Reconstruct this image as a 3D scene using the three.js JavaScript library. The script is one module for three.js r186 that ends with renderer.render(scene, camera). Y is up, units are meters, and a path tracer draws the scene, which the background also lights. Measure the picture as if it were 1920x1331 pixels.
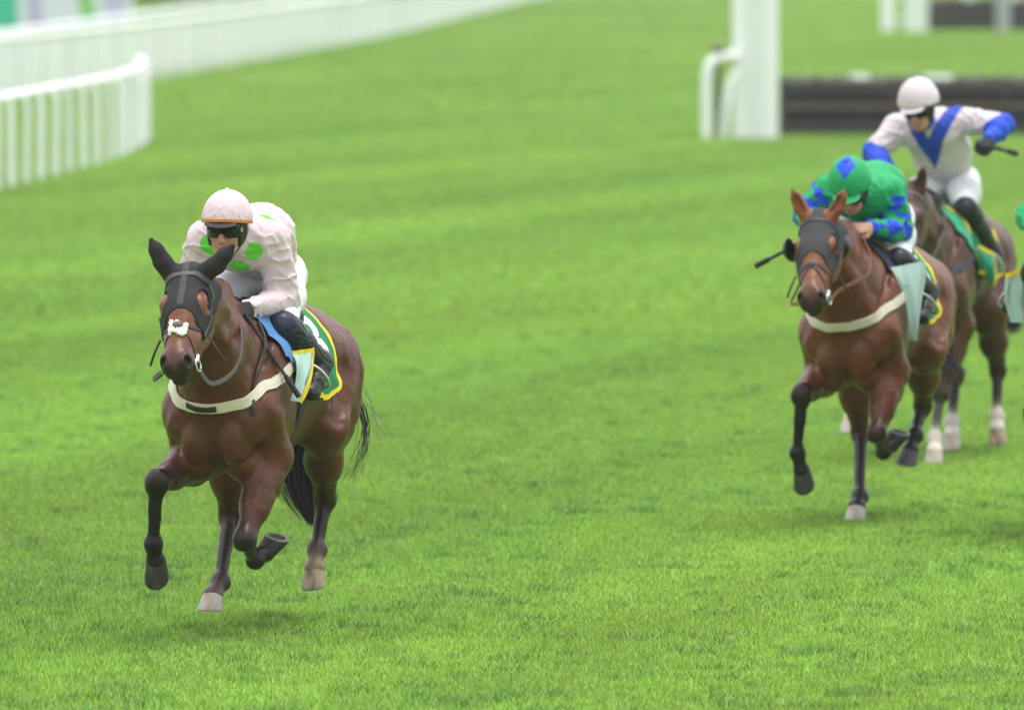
import * as THREE from 'three';
import { mergeGeometries } from 'three/addons/utils/BufferGeometryUtils.js';
import { ImprovedNoise } from 'three/addons/math/ImprovedNoise.js';
import { RoundedBoxGeometry } from 'three/addons/geometries/RoundedBoxGeometry.js';

// ------------------------------------------------------------------ camera, sky, sun, exposure
const scene = new THREE.Scene();
const camera = new THREE.PerspectiveCamera(4.0836, 1024 / 709, 1, 6000);   // a long telephoto lens
camera.position.set(0, 3.3, 0);
camera.rotation.set(-Math.atan((665.5 + 196) / 18667), 0, 0);
camera.focus = 43.9;
camera.userData.fStop = 3.8;
const renderer = new THREE.WebGLRenderer({ antialias: true });
renderer.toneMapping = THREE.LinearToneMapping;
renderer.toneMappingExposure = 1.56;
renderer.shadowMap.enabled = true;
const noise3 = new ImprovedNoise();
const N = (x, y, z) => noise3.noise(x, y, z);
const fbm = (x, y, z, o = 4) => { let s = 0, a = 0.5; for (let i = 0; i < o; i++) { s += a * N(x, y, z); x = x * 2.03 + 7.1; y = y * 2.03 + 3.7; z = z * 2.03 + 1.3; a *= 0.5; } return s; };
{ // an even overcast sky, brighter overhead, with faint structure in the cloud
  const w = 512, h = 256, d = new Float32Array(w * h * 4);
  for (let j = 0; j < h; j++) for (let i = 0; i < w; i++) {
    const el = ((j + 0.5) / h - 0.5) * Math.PI, az = (i / w) * Math.PI * 2, s = Math.max(0, Math.sin(el));
    const c = 1 + 0.22 * fbm(Math.cos(az) * Math.cos(el) * 2.2 + 9, Math.sin(az) * Math.cos(el) * 2.2, s * 4, 4);
    const L = 1.3 * (1.5 + 1.5 * s) / 3 * c, k = (j * w + i) * 4;
    d[k] = L * 0.97; d[k + 1] = L * 1.0; d[k + 2] = L * 1.05; d[k + 3] = 1;
  }
  const t = new THREE.DataTexture(d, w, h, THREE.RGBAFormat, THREE.FloatType);
  t.mapping = THREE.EquirectangularReflectionMapping; t.magFilter = t.minFilter = THREE.LinearFilter; t.needsUpdate = true;
  scene.background = t; scene.environment = t;
}
const sun = new THREE.DirectionalLight(new THREE.Color(1, 0.96, 0.9), 1.4);
sun.position.set(10, 60, -50); sun.target.position.set(0, 0, -50);
sun.castShadow = true; sun.shadow.radius = 42; sun.shadow.mapSize.set(2048, 2048);
Object.assign(sun.shadow.camera, { left: -30, right: 30, top: 40, bottom: -40, near: 1, far: 200 });
scene.add(sun, sun.target);

// ------------------------------------------------------------------ helpers
let seed = 20240611;
const rnd = () => { seed = (seed + 0x6d2b79f5) | 0; let t = Math.imul(seed ^ (seed >>> 15), 1 | seed); t = (t + Math.imul(t ^ (t >>> 7), 61 | t)) ^ t; return ((t ^ (t >>> 14)) >>> 0) / 4294967296; };
const rr = (a, b) => a + (b - a) * rnd();
const clamp = (x, a, b) => Math.min(b, Math.max(a, x));
const sst = (a, b, x) => { x = clamp((x - a) / (b - a), 0, 1); return x * x * (3 - 2 * x); };
const V = (x, y, z) => new THREE.Vector3(x, y, z);
const mix = (a, b, t) => [a[0] + (b[0] - a[0]) * t, a[1] + (b[1] - a[1]) * t, a[2] + (b[2] - a[2]) * t];
const add3 = (a, b, s = 1) => [a[0] + b[0] * s, a[1] + b[1] * s, a[2] + b[2] * s];
const sub3 = (a, b) => [a[0] - b[0], a[1] - b[1], a[2] - b[2]];
const dot3 = (a, b) => a[0] * b[0] + a[1] * b[1] + a[2] * b[2];
const len3 = (a) => Math.hypot(a[0], a[1], a[2]);
const nrm3 = (a) => { const l = len3(a) || 1; return [a[0] / l, a[1] / l, a[2] / l]; };
const crs = (a, b) => [a[1] * b[2] - a[2] * b[1], a[2] * b[0] - a[0] * b[2], a[0] * b[1] - a[1] * b[0]];
const lin = (r, g, b) => new THREE.Color().setRGB(r, g, b);
const used = {};
const numbered = (name) => { const n = used[name] = (used[name] ?? -1) + 1; return n ? `${name}_${String(n).padStart(3, '0')}` : name; };
function mesh(name, geo, material, parent) {
  const m = new THREE.Mesh(geo, material); m.name = name; m.castShadow = m.receiveShadow = true; parent.add(m); return m;
}
function thing(name, label, category, pos = [0, 0, 0], turn = 0, group) {
  const g = new THREE.Group(); g.name = numbered(name); g.position.set(...pos); g.rotation.y = turn;
  g.userData = { label, category }; if (group) g.userData.group = group;
  scene.add(g); return g;
}
const std = (o) => new THREE.MeshStandardMaterial(o);
const phys = (o) => new THREE.MeshPhysicalMaterial(o);
const paint = (geo, fn) => { // vertex colours from a function of position
  const p = geo.attributes.position, c = new Float32Array(p.count * 3);
  for (let i = 0; i < p.count; i++) c.set(typeof fn === 'function' ? fn(p.getX(i), p.getY(i), p.getZ(i), i) : fn, i * 3);
  geo.setAttribute('color', new THREE.BufferAttribute(c, 3)); return geo;
};
const merge = (list) => mergeGeometries(list.map((g) => { g = g.index ? g.toNonIndexed() : g; for (const k of Object.keys(g.attributes)) if (!['position', 'normal', 'color', 'uv'].includes(k)) g.deleteAttribute(k); return g; }), false);
const tube = (pts, r, seg = 40, rad = 8, closed = false) => new THREE.TubeGeometry(new THREE.CatmullRomCurve3(pts.map((p) => V(...p)), closed), seg, r, rad, closed);

// ------------------------------------------------------------------ signed-distance modelling
const rc = (a, b, ra, rb, k = 0.05, col = null) => { // tapered capsule
  const [ax, ay, az] = a, bx = b[0] - ax, by = b[1] - ay, bz = b[2] - az, l2 = bx * bx + by * by + bz * bz || 1e-9, q = ra - rb, a2 = l2 - q * q, il2 = 1 / l2;
  const m = Math.max(ra, rb);
  return { k, col, lo: [Math.min(ax, b[0]) - m, Math.min(ay, b[1]) - m, Math.min(az, b[2]) - m], hi: [Math.max(ax, b[0]) + m, Math.max(ay, b[1]) + m, Math.max(az, b[2]) + m],
    d(x, y, z) {
      const px = x - ax, py = y - ay, pz = z - az, t = px * bx + py * by + pz * bz, u = t - l2;
      const cx = px * l2 - bx * t, cy = py * l2 - by * t, cz = pz * l2 - bz * t, x2 = cx * cx + cy * cy + cz * cz, y2 = t * t * l2, z2 = u * u * l2, kk = Math.sign(q) * q * q * x2;
      if (Math.sign(u) * a2 * z2 > kk) return Math.sqrt(x2 + z2) * il2 - rb;
      if (Math.sign(t) * a2 * y2 < kk) return Math.sqrt(x2 + y2) * il2 - ra;
      return (Math.sqrt(x2 * a2 * il2) + t * q) * il2 - ra;
    } };
};
const el = (c, r, k = 0.05, col = null, ax = null) => { // ellipsoid, ax = three unit axes
  const m = Math.max(...r), e = ax ? [m, m, m] : r;
  const [cx, cy, cz] = c, i0 = 1 / r[0], i1 = 1 / r[1], i2 = 1 / r[2], A = ax && ax.flat();
  return { k, col, lo: [cx - e[0], cy - e[1], cz - e[2]], hi: [cx + e[0], cy + e[1], cz + e[2]],
    d(x, y, z) {
      x -= cx; y -= cy; z -= cz;
      if (A) { const u = x * A[0] + y * A[1] + z * A[2], v = x * A[3] + y * A[4] + z * A[5], w = x * A[6] + y * A[7] + z * A[8]; x = u; y = v; z = w; }
      x *= i0; y *= i1; z *= i2;
      const k0 = Math.sqrt(x * x + y * y + z * z), k1 = Math.sqrt(x * x * i0 * i0 + y * y * i1 * i1 + z * z * i2 * i2);
      return k1 < 1e-9 ? -Math.min(...r) : k0 * (k0 - 1) / k1;
    } };
};
const cut = (p) => { p.cut = true; return p; };
class Field {
  constructor(prims, post) { this.prims = prims; this.post = post; }
  at(x, y, z, list = this.prims) {
    let d = 1e3;
    for (let i = 0; i < list.length; i++) {
      const p = list[i], e = p.d(x, y, z), k = p.k;
      if (p.cut) { const f = -e, h = Math.max(k - Math.abs(d - f), 0); d = Math.max(d, f) + h * h / (4 * k); }
      else { const h = Math.max(k - Math.abs(d - e), 0); d = Math.min(d, e) - h * h / (4 * k); }
    }
    return this.post ? this.post(x, y, z, d) : d;
  }
  grad(x, y, z, list, e = 0.003) {
    const g = [this.at(x + e, y, z, list) - this.at(x - e, y, z, list), this.at(x, y + e, z, list) - this.at(x, y - e, z, list), this.at(x, y, z + e, list) - this.at(x, y, z - e, list)];
    return nrm3(g);
  }
  snap(p, off = 0) { let q = p; for (let i = 0; i < 6; i++) { const d = this.at(...q) - off, g = this.grad(...q); q = add3(q, g, -d * 0.9); } return q; }
}
function surface(field, cell, o = {}) { // sparse surface nets
  const { slack = 1.35, color, base = [0.5, 0.5, 0.5], soft = 0.015, pad = 0.02 } = o;
  const lo = [1e9, 1e9, 1e9], hi = [-1e9, -1e9, -1e9];
  for (const p of field.prims) if (!p.cut) for (let i = 0; i < 3; i++) { lo[i] = Math.min(lo[i], p.lo[i]); hi[i] = Math.max(hi[i], p.hi[i]); }
  for (let i = 0; i < 3; i++) { lo[i] = Math.max(lo[i] - pad, o.lo ? o.lo[i] : -1e9); hi[i] = Math.min(hi[i] + pad, o.hi ? o.hi[i] : 1e9); }
  const B = 10, S = B + 1, nb = [0, 1, 2].map((i) => Math.ceil((hi[i] - lo[i]) / (cell * B))), R = cell * B * 0.5 * Math.sqrt(3);
  const W = [nb[0] * B + 2, nb[1] * B + 2], vid = new Map(), pos = [], lists = [], lid = [], quads = [], val = new Float32Array(S * S * S);
  const key = (i, j, k) => i + 1 + (W[0] + 1) * (j + 1 + (W[1] + 1) * (k + 1));
  for (let bz = 0; bz < nb[2]; bz++) for (let by = 0; by < nb[1]; by++) for (let bx = 0; bx < nb[0]; bx++) {
    const ox = lo[0] + bx * B * cell, oy = lo[1] + by * B * cell, oz = lo[2] + bz * B * cell, cx = ox + B * cell / 2, cy = oy + B * cell / 2, cz = oz + B * cell / 2;
    let m = 1e3; const ds = field.prims.map((p) => { const e = p.d(cx, cy, cz); if (!p.cut) m = Math.min(m, e); return e; });
    if (m > R * slack + 0.06) continue;
    const list = field.prims.filter((p, i) => (p.cut ? ds[i] < R * slack + p.k + 0.02 : ds[i] < m + 2 * R * slack + p.k));
    if (Math.abs(field.at(cx, cy, cz, list)) > R * slack * 1.5 + 0.02) continue;
    let neg = 0;
    for (let k = 0, n = 0; k < S; k++) for (let j = 0; j < S; j++) for (let i = 0; i < S; i++, n++) { const v = field.at(ox + i * cell, oy + j * cell, oz + k * cell, list); val[n] = v; if (v < 0) neg++; }
    if (!neg || neg === S * S * S) continue;
    const L = lists.push(list) - 1;
    for (let k = 0; k < B; k++) for (let j = 0; j < B; j++) for (let i = 0; i < B; i++) {
      const n = i + S * (j + S * k), c = [val[n], val[n + 1], val[n + S], val[n + S + 1], val[n + S * S], val[n + S * S + 1], val[n + S * S + S], val[n + S * S + S + 1]];
      let msk = 0; for (let q = 0; q < 8; q++) if (c[q] < 0) msk |= 1 << q;
      if (msk === 0 || msk === 255) continue;
      let sx = 0, sy = 0, sz = 0, cnt = 0;
      for (let q = 0; q < 8; q++) for (let b = 1; b < 8; b <<= 1) if (!(q & b)) {
        const r = q | b, a0 = c[q], a1 = c[r]; if ((a0 < 0) === (a1 < 0)) continue;
        const t = a0 / (a0 - a1); cnt++;
        sx += (q & 1) + (b === 1 ? t : 0); sy += ((q >> 1) & 1) + (b === 2 ? t : 0); sz += ((q >> 2) & 1) + (b === 4 ? t : 0);
      }
      const gi = bx * B + i, gj = by * B + j, gk = bz * B + k;
      vid.set(key(gi, gj, gk), pos.length / 3); pos.push(ox + (i + sx / cnt) * cell, oy + (j + sy / cnt) * cell, oz + (k + sz / cnt) * cell); lid.push(L);
      const s0 = c[0] < 0;
      if (s0 !== (c[1] < 0)) quads.push([key(gi, gj - 1, gk - 1), key(gi, gj, gk - 1), key(gi, gj, gk), key(gi, gj - 1, gk), s0]);
      if (s0 !== (c[2] < 0)) quads.push([key(gi - 1, gj, gk - 1), key(gi - 1, gj, gk), key(gi, gj, gk), key(gi, gj, gk - 1), s0]);
      if (s0 !== (c[4] < 0)) quads.push([key(gi - 1, gj - 1, gk), key(gi, gj - 1, gk), key(gi, gj, gk), key(gi - 1, gj, gk), s0]);
    }
  }
  const nv = pos.length / 3, nor = new Float32Array(nv * 3), col = new Float32Array(nv * 3), idx = [];
  for (let i = 0; i < nv; i++) {
    const list = lists[lid[i]]; let p = [pos[3 * i], pos[3 * i + 1], pos[3 * i + 2]];
    const d0 = field.at(...p, list); let g = field.grad(...p, list, cell * 0.45);
    p = add3(p, g, -clamp(d0, -cell * 0.7, cell * 0.7)); pos[3 * i] = p[0]; pos[3 * i + 1] = p[1]; pos[3 * i + 2] = p[2];
    nor.set(g, 3 * i);
    let m = 1e9; const e = list.map((q) => { const v = q.cut || !q.col ? 1e9 : q.d(...p); m = Math.min(m, v); return v; });
    let c = [0, 0, 0], w = 0;
    if (m < 1e8) { e.forEach((v, q) => { if (v < m + soft * 6) { const f = Math.exp(-(v - m) / soft), cc = list[q].col; c[0] += cc[0] * f; c[1] += cc[1] * f; c[2] += cc[2] * f; w += f; } }); c = [c[0] / w, c[1] / w, c[2] / w]; } else c = base;
    if (color) c = color(p, g, c);
    col.set(c, 3 * i);
  }
  for (const [a, b, c, d, s] of quads) {
    const A = vid.get(a), Bq = vid.get(b), C = vid.get(c), D = vid.get(d);
    if (A === undefined || Bq === undefined || C === undefined || D === undefined) continue;
    s ? idx.push(A, Bq, C, A, C, D) : idx.push(A, C, Bq, A, D, C);
  }
  const geo = new THREE.BufferGeometry();
  geo.setAttribute('position', new THREE.Float32BufferAttribute(pos, 3));
  geo.setAttribute('normal', new THREE.BufferAttribute(nor, 3));
  geo.setAttribute('color', new THREE.BufferAttribute(col, 3));
  geo.setIndex(idx);
  return geo;
}
function strap(field, pts, width, thick, o = {}) { // a flat band laid on a modelled surface
  const { n = 40, closed = false, off = 0.001, free = false } = o;
  const cv = new THREE.CatmullRomCurve3(pts.map((p) => V(...p)), closed, 'centripetal'), rows = [];
  const P = []; for (let i = 0; i <= n; i++) { const q = cv.getPointAt(i / n).toArray(); P.push(free ? q : field.snap(q, off)); }
  for (let i = 0; i <= n; i++) {
    const a = P[closed ? (i - 1 + n) % n : Math.max(0, i - 1)], b = P[closed ? (i + 1) % n : Math.min(n, i + 1)], T = nrm3(sub3(b, a));
    const g = free ? nrm3(o.normal) : field.grad(...P[i]), S = nrm3(crs(T, g)), nn = nrm3(crs(S, T));
    const e = [-1, 0, 1].map((s) => { const q = add3(P[i], S, s * width / 2); return free ? q : mix(q, field.snap(q, off), s ? 0.85 : 1); });
    rows.push([...e.map((q, s) => add3(q, nn, s === 1 ? thick : thick * 0.8)), ...e.slice().reverse().map((q) => add3(q, nn, -0.004))]);
  }
  return skin(rows, !closed, closed);
}
function skin(rows, caps = true) { // closed rings of equal length -> solid with flat-ish shading
  const m = rows[0].length, p = [], tri = (a, b, c) => p.push(...a, ...b, ...c);
  for (let i = 0; i + 1 < rows.length; i++) for (let j = 0; j < m; j++) { const a = rows[i][j], b = rows[i][(j + 1) % m], c = rows[i + 1][(j + 1) % m], d = rows[i + 1][j]; tri(a, b, c); tri(a, c, d); }
  if (caps) for (const [r, s] of [[rows[0], 0], [rows[rows.length - 1], 1]]) for (let j = 1; j + 1 < m; j++) s ? tri(r[0], r[j], r[j + 1]) : tri(r[0], r[j + 1], r[j]);
  const g = new THREE.BufferGeometry(); g.setAttribute('position', new THREE.Float32BufferAttribute(p, 3)); g.computeVertexNormals(); return g;
}
function sheet(rows, uvs) { // open grid with smooth shading
  const h = rows.length, w = rows[0].length, p = [], uv = [], idx = [];
  for (let j = 0; j < h; j++) for (let i = 0; i < w; i++) { p.push(...rows[j][i]); uv.push(...(uvs ? uvs[j][i] : [i / (w - 1), j / (h - 1)])); }
  for (let j = 0; j + 1 < h; j++) for (let i = 0; i + 1 < w; i++) { const a = j * w + i; idx.push(a, a + 1, a + w + 1, a, a + w + 1, a + w); }
  const g = new THREE.BufferGeometry(); g.setAttribute('position', new THREE.Float32BufferAttribute(p, 3)); g.setAttribute('uv', new THREE.Float32BufferAttribute(uv, 2)); g.setIndex(idx); g.computeVertexNormals(); return g;
}

// ------------------------------------------------------------------ the turf
const turf = (x, z) => { // tone of the sward: [dark/light, yellow/blue] in -1..1, from mowing and hoof tracks along the course and from the mix of grasses, in world metres
  const w = x * 0.966 + z * 0.259, l = z * 0.966 - x * 0.259;
  const a = fbm(w * 0.5 + 4, 1.7, l * 0.03, 3) * 1.9 + fbm(x * 1.2, 5.2, z * 0.6 + 3, 3) * 0.7, c = fbm(w * 1.4, 3.3, l * 0.045 + 7, 2) * 1.4;
  const b = fbm(w * 0.3 + 40, 8.1, l * 0.06, 3) * 1.5 + fbm(x * 2.1, 2.2, z * 0.9, 2) * 0.5;
  return [clamp(a * 0.8 + c * 0.5, -1, 1), clamp(b, -1, 1)];
};
const turfTint = (x, z) => { const [a, b] = turf(x, z), l = 1 + 0.27 * a; return [l * (1 + 0.14 * b + 0.05 * a), l * (1 + 0.02 * b), l * (1 - 0.12 * b + 0.12 * a)]; };
{
  const w = 512, d = new Uint8Array(w * w * 4), q = (x, y, f) => N(Math.cos(x / w * 6.2832) * f, Math.sin(x / w * 6.2832) * f + 3, Math.cos(y / w * 6.2832) * f) + N(Math.sin(y / w * 6.2832) * f + 5, Math.cos(x / w * 6.2832) * f, 2 * Math.sin(x / w * 6.2832));
  for (let j = 0; j < w; j++) for (let i = 0; i < w; i++) {
    const s = 1 + 0.12 * q(i, j, 6) + 0.14 * q(i, j, 21) + 0.25 * (rnd() - 0.5), y = 0.06 * q(j, i, 9), k = (j * w + i) * 4;
    d[k] = clamp(140 * s * (1 + y), 0, 255); d[k + 1] = clamp(186 * s, 0, 255); d[k + 2] = clamp(70 * s * (1 - y), 0, 255); d[k + 3] = 255;
  }
  const t = new THREE.DataTexture(d, w, w); t.colorSpace = THREE.SRGBColorSpace; t.wrapS = t.wrapT = THREE.RepeatWrapping; t.magFilter = THREE.LinearFilter; t.needsUpdate = true;
  const P = [], C = [], U = [], I = [], xs = [], zs = [];
  for (const e of [-1500, -700, -300, -120, -60]) xs.push(e);
  for (let x = -40; x <= 40; x += 0.8) xs.push(x);
  for (const e of [60, 120, 300, 700, 1500]) xs.push(e);
  for (const e of [600, 200, 50, 10, -10, -25]) zs.push(e);
  for (let z = -32; z > -340; z -= z > -80 ? 0.8 : 2) zs.push(z);
  for (const e of [-400, -600, -1000, -2400]) zs.push(e);
  for (const z of zs) for (const x of xs) { P.push(x, 0, z); C.push(...turfTint(x, z)); U.push(x / 1.7, z / 1.7); }
  for (let j = 0; j + 1 < zs.length; j++) for (let i = 0; i + 1 < xs.length; i++) { const a = j * xs.length + i, b = a + xs.length; I.push(a, a + 1, b + 1, a, b + 1, b); }
  const g = new THREE.BufferGeometry();
  g.setAttribute('position', new THREE.Float32BufferAttribute(P, 3)); g.setAttribute('color', new THREE.Float32BufferAttribute(C, 3)); g.setAttribute('uv', new THREE.Float32BufferAttribute(U, 2)); g.setIndex(I); g.computeVertexNormals();
  const m = mesh('ground', g, std({ map: t, vertexColors: true, color: lin(0.62, 0.6, 0.6), roughness: 0.95 }), scene); m.castShadow = false;
  m.userData = { label: 'wide green turf of the racecourse', category: 'turf', kind: 'structure' };
}
function bladePatch(n, rad, hgt, wid, tone) { // a round patch of single bent blades
  const P = [], C = [], I = [], Nn = [];
  for (let i = 0; i < n; i++) {
    const r = rad * Math.sqrt(rnd()), th = rr(0, 6.2832), x = r * Math.cos(th), z = r * Math.sin(th), h = hgt * rr(0.45, 1.3) * (1 - 0.25 * (r / rad) ** 2), w = wid * rr(0.7, 1.2);
    const f = rr(0, 6.2832), fx = Math.cos(f), fz = Math.sin(f), lean = rr(0.15, 0.75) * h, g = rr(0, 6.2832), lx = Math.cos(g) * lean, lz = Math.sin(g) * lean;
    const v = rr(0.62, 1.42) * (1 + 0.5 * N(x * 13 + rad * 50, 2.5, z * 13)), yl = rr(-0.16, 0.2), dry = rnd() < 0.035, c = dry ? [0.33 * v, 0.30 * v, 0.10 * v] : [tone[0] * v * (1 + yl), tone[1] * v, tone[2] * v * (1 - yl)];
    const b = P.length / 3;
    P.push(x - fx * w, 0, z - fz * w, x + fx * w, 0, z + fz * w, x - fx * w * 0.85 + lx * 0.3, h * 0.55, z - fz * w * 0.85 + lz * 0.3, x + fx * w * 0.85 + lx * 0.3, h * 0.55, z + fz * w * 0.85 + lz * 0.3, x + lx, h, z + lz);
    let nx = -fz, nz = fx; for (let q = 0; q < 5; q++) { C.push(...c); Nn.push(nx * 0.8, 0.6, nz * 0.8); }
    I.push(b, b + 1, b + 3, b, b + 3, b + 2, b + 2, b + 3, b + 4);
  }
  const g = new THREE.BufferGeometry();
  g.setAttribute('position', new THREE.Float32BufferAttribute(P, 3)); g.setAttribute('normal', new THREE.Float32BufferAttribute(Nn, 3)); g.setAttribute('color', new THREE.Float32BufferAttribute(C, 3)); g.setIndex(I); return g;
}
const GRASS = [0.275, 0.49, 0.045];
const bladeMat = phys({ vertexColors: true, roughness: 0.55, side: THREE.DoubleSide, transmission: 0.35, thickness: 0, specularIntensity: 0.9 });
function sward(label, geos, z0, z1, step, scale, hscale) {
  const spots = geos.map(() => []);
  for (let z = z0; z > z1; z -= step) { const half = -z * 0.0515 + 2.4; for (let x = -half; x <= half; x += step) spots[Math.floor(rnd() * geos.length)].push([x + rr(-0.5, 0.5) * step, z + rr(-0.5, 0.5) * step]); }
  const M = new THREE.Matrix4(), Q = new THREE.Quaternion(), up = V(0, 1, 0);
  geos.forEach((g, k) => {
    const im = new THREE.InstancedMesh(g, bladeMat, spots[k].length);
    spots[k].forEach(([x, z], i) => {
      const [a] = turf(x, z), s = scale * rr(0.9, 1.12), h = hscale * (1 - 0.18 * a) * rr(0.85, 1.12) * (1 + 0.5 * fbm(x * 1.3, 9, z * 1.3, 2));
      M.compose(V(x, 0, z), Q.setFromAxisAngle(up, rr(0, 6.2832)), V(s, h, s)); im.setMatrixAt(i, M);
      const t = turfTint(x, z), j = rr(0.95, 1.05); im.setColorAt(i, lin(t[0] * j, t[1] * j, t[2] * j));
    });
    im.name = numbered('grass'); im.receiveShadow = im.castShadow = true;
    im.userData = { label, category: 'grass', kind: 'stuff' }; scene.add(im);
  });
}
sward('short bright green grass of the near course', [bladePatch(1900, 0.34, 0.036, 0.0015, GRASS), bladePatch(1900, 0.34, 0.04, 0.0015, GRASS), bladePatch(1900, 0.34, 0.033, 0.0016, GRASS)], -36.5, -78, 0.3, 1, 1);
sward('short pale green grass of the middle course', [bladePatch(900, 0.5, 0.055, 0.0034, GRASS), bladePatch(900, 0.5, 0.05, 0.0034, GRASS)], -78, -150, 0.5, 1.1, 1);
sward('short pale green grass of the far course', [bladePatch(900, 1.3, 0.06, 0.008, GRASS)], -150, -330, 1.3, 1.15, 1);
{ // darker, longer tufts scattered through the near turf
  const g = bladePatch(150, 0.075, 0.05, 0.0016, [0.15, 0.34, 0.034]), im = new THREE.InstancedMesh(g, bladeMat, 1500), M = new THREE.Matrix4(), Q = new THREE.Quaternion(), up = V(0, 1, 0);
  for (let i = 0; i < 1500; i++) { const z = -37 - 38 * Math.pow(rnd(), 1.3), x = rr(-1, 1) * (-z * 0.0515 + 2); const s = rr(0.6, 1.5); M.compose(V(x, 0, z), Q.setFromAxisAngle(up, rr(0, 6.28)), V(s * 1.3, rr(0.8, 1.35), s)); im.setMatrixAt(i, M); const t = turfTint(x, z); im.setColorAt(i, lin(...t)); }
  im.name = numbered('grass'); im.userData = { label: 'darker green tufts scattered through the near grass', category: 'grass', kind: 'stuff' }; im.castShadow = im.receiveShadow = true; scene.add(im);
}

// ------------------------------------------------------------------ running rails
const whitePlastic = std({ color: lin(0.86, 0.87, 0.88), roughness: 0.45 });
const offWhite = std({ color: lin(0.76, 0.78, 0.77), roughness: 0.6 });
const postGeo = (() => { // oval upright with a swan neck that carries the rail
  const g = tube([[0, -0.1, 0], [0, 0.3, 0], [0, 0.72, 0], [0.005, 0.9, 0], [0.03, 0.98, 0], [0.07, 1.01, 0]], 0.036, 18, 10); g.scale(1, 1, 1.5); return g;
})();
function runningRail(label, pts, gap, side, postScale = 1) {
  const cv = new THREE.CatmullRomCurve3(pts.map(([x, z]) => V(x, 0, z))), L = cv.getLength(), n = Math.round(L / gap), p0 = cv.getPointAt(0);
  const t = thing('running_rail', label, 'running rail', [p0.x, 0, p0.z], 0, 'white running rails');
  const top = [];
  for (let i = 0; i <= n; i++) {
    const p = cv.getPointAt(i / n), d = cv.getTangentAt(i / n), ang = Math.atan2(d.x, d.z) + (side < 0 ? Math.PI : 0);
    const m = mesh('post', postGeo, i % 3 === 1 ? offWhite : whitePlastic, t);
    m.position.set(p.x - p0.x, 0, p.z - p0.z); m.rotation.set(rr(-0.02, 0.02), ang, rr(-0.015, 0.015)); m.scale.set(postScale, 1 + rr(-0.012, 0.012), postScale);
    top.push(V(p.x - p0.x + Math.cos(ang) * 0.06 * postScale, 1.03, p.z - p0.z - Math.sin(ang) * 0.06 * postScale));
  }
  const rc2 = new THREE.CatmullRomCurve3(top), per = 6; // the rail itself in lengths that butt together
  const parts = Math.max(1, Math.round(n / per));
  for (let k = 0; k < parts; k++) {
    const q = []; for (let i = 0; i <= 10; i++) q.push(rc2.getPointAt(clamp((k + i / 10 * 0.997) / parts, 0, 1)));
    const g = new THREE.TubeGeometry(new THREE.CatmullRomCurve3(q), 20, 0.055, 10); mesh('rail', g, whitePlastic, t);
    if (k) { const e = q[0], j = mesh('joint_sleeve', new THREE.CylinderGeometry(0.064, 0.064, 0.16, 12), offWhite, t); const dd = rc2.getTangentAt(k / parts); j.position.copy(e); j.quaternion.setFromUnitVectors(V(0, 1, 0), dd); }
  }
  for (const e of [top[0], top[n]]) { const c = mesh('end_cap', new THREE.SphereGeometry(0.075, 14, 10), whitePlastic, t); c.position.copy(e); }
  return t;
}
runningRail('white plastic running rail curving away in the left foreground', [[-6.25, -98], [-5.95, -106], [-5.70, -111], [-5.33, -117.2], [-4.98, -123], [-4.86, -128], [-4.88, -133], [-5.05, -137]], 1.55, 1, 1.15);
runningRail('long white running rail beside the course behind the curved rail', [[-10.2, -133], [-8.1, -157], [-6.3, -178], [-4.75, -202], [-3.17, -227.6], [-1.3, -268], [0.75, -315], [2.6, -352]], 1.05, -1, 1.1);
runningRail('farthest white running rail in front of the colored hoarding', [[-10.6, -136], [-9.4, -152], [-8.5, -165.5], [-7.85, -177], [-7.25, -190], [-5.85, -220], [-4.2, -256], [-1.9, -305], [0.2, -345]], 1.6, -1, 1.1);
{ // a broad white hoarding between the two far rails
  const t = thing('white_barrier', 'plain white barrier boards standing between the two far rails', 'barrier', [-9.2, 0, -153]);
  const A = [[-8.9, -153], [-7.05, -178], [-5.55, -206], [-4.35, -232], [-2.5, -270], [-0.6, -312]];
  for (let k = 0; k + 1 < A.length; k++) {
    const [x0, z0] = A[k], [x1, z1] = A[k + 1], L = Math.hypot(x1 - x0, z1 - z0), n = Math.round(L / 2.9);
    for (let i = 0; i < n; i++) {
      const f = (i + 0.5) / n, g = new RoundedBoxGeometry(0.05, 0.86, L / n - 0.06, 2, 0.015), m = mesh('barrier_board', g, i % 4 === 2 ? offWhite : whitePlastic, t);
      m.position.set(x0 + (x1 - x0) * f + 9.2, 0.5, z0 + (z1 - z0) * f + 153); m.rotation.y = Math.atan2(x1 - x0, z1 - z0);
      const p = mesh('foot', new THREE.BoxGeometry(0.4, 0.07, 0.08), offWhite, t); p.position.set(m.position.x, 0.033, m.position.z);
    }
  }
}
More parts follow.
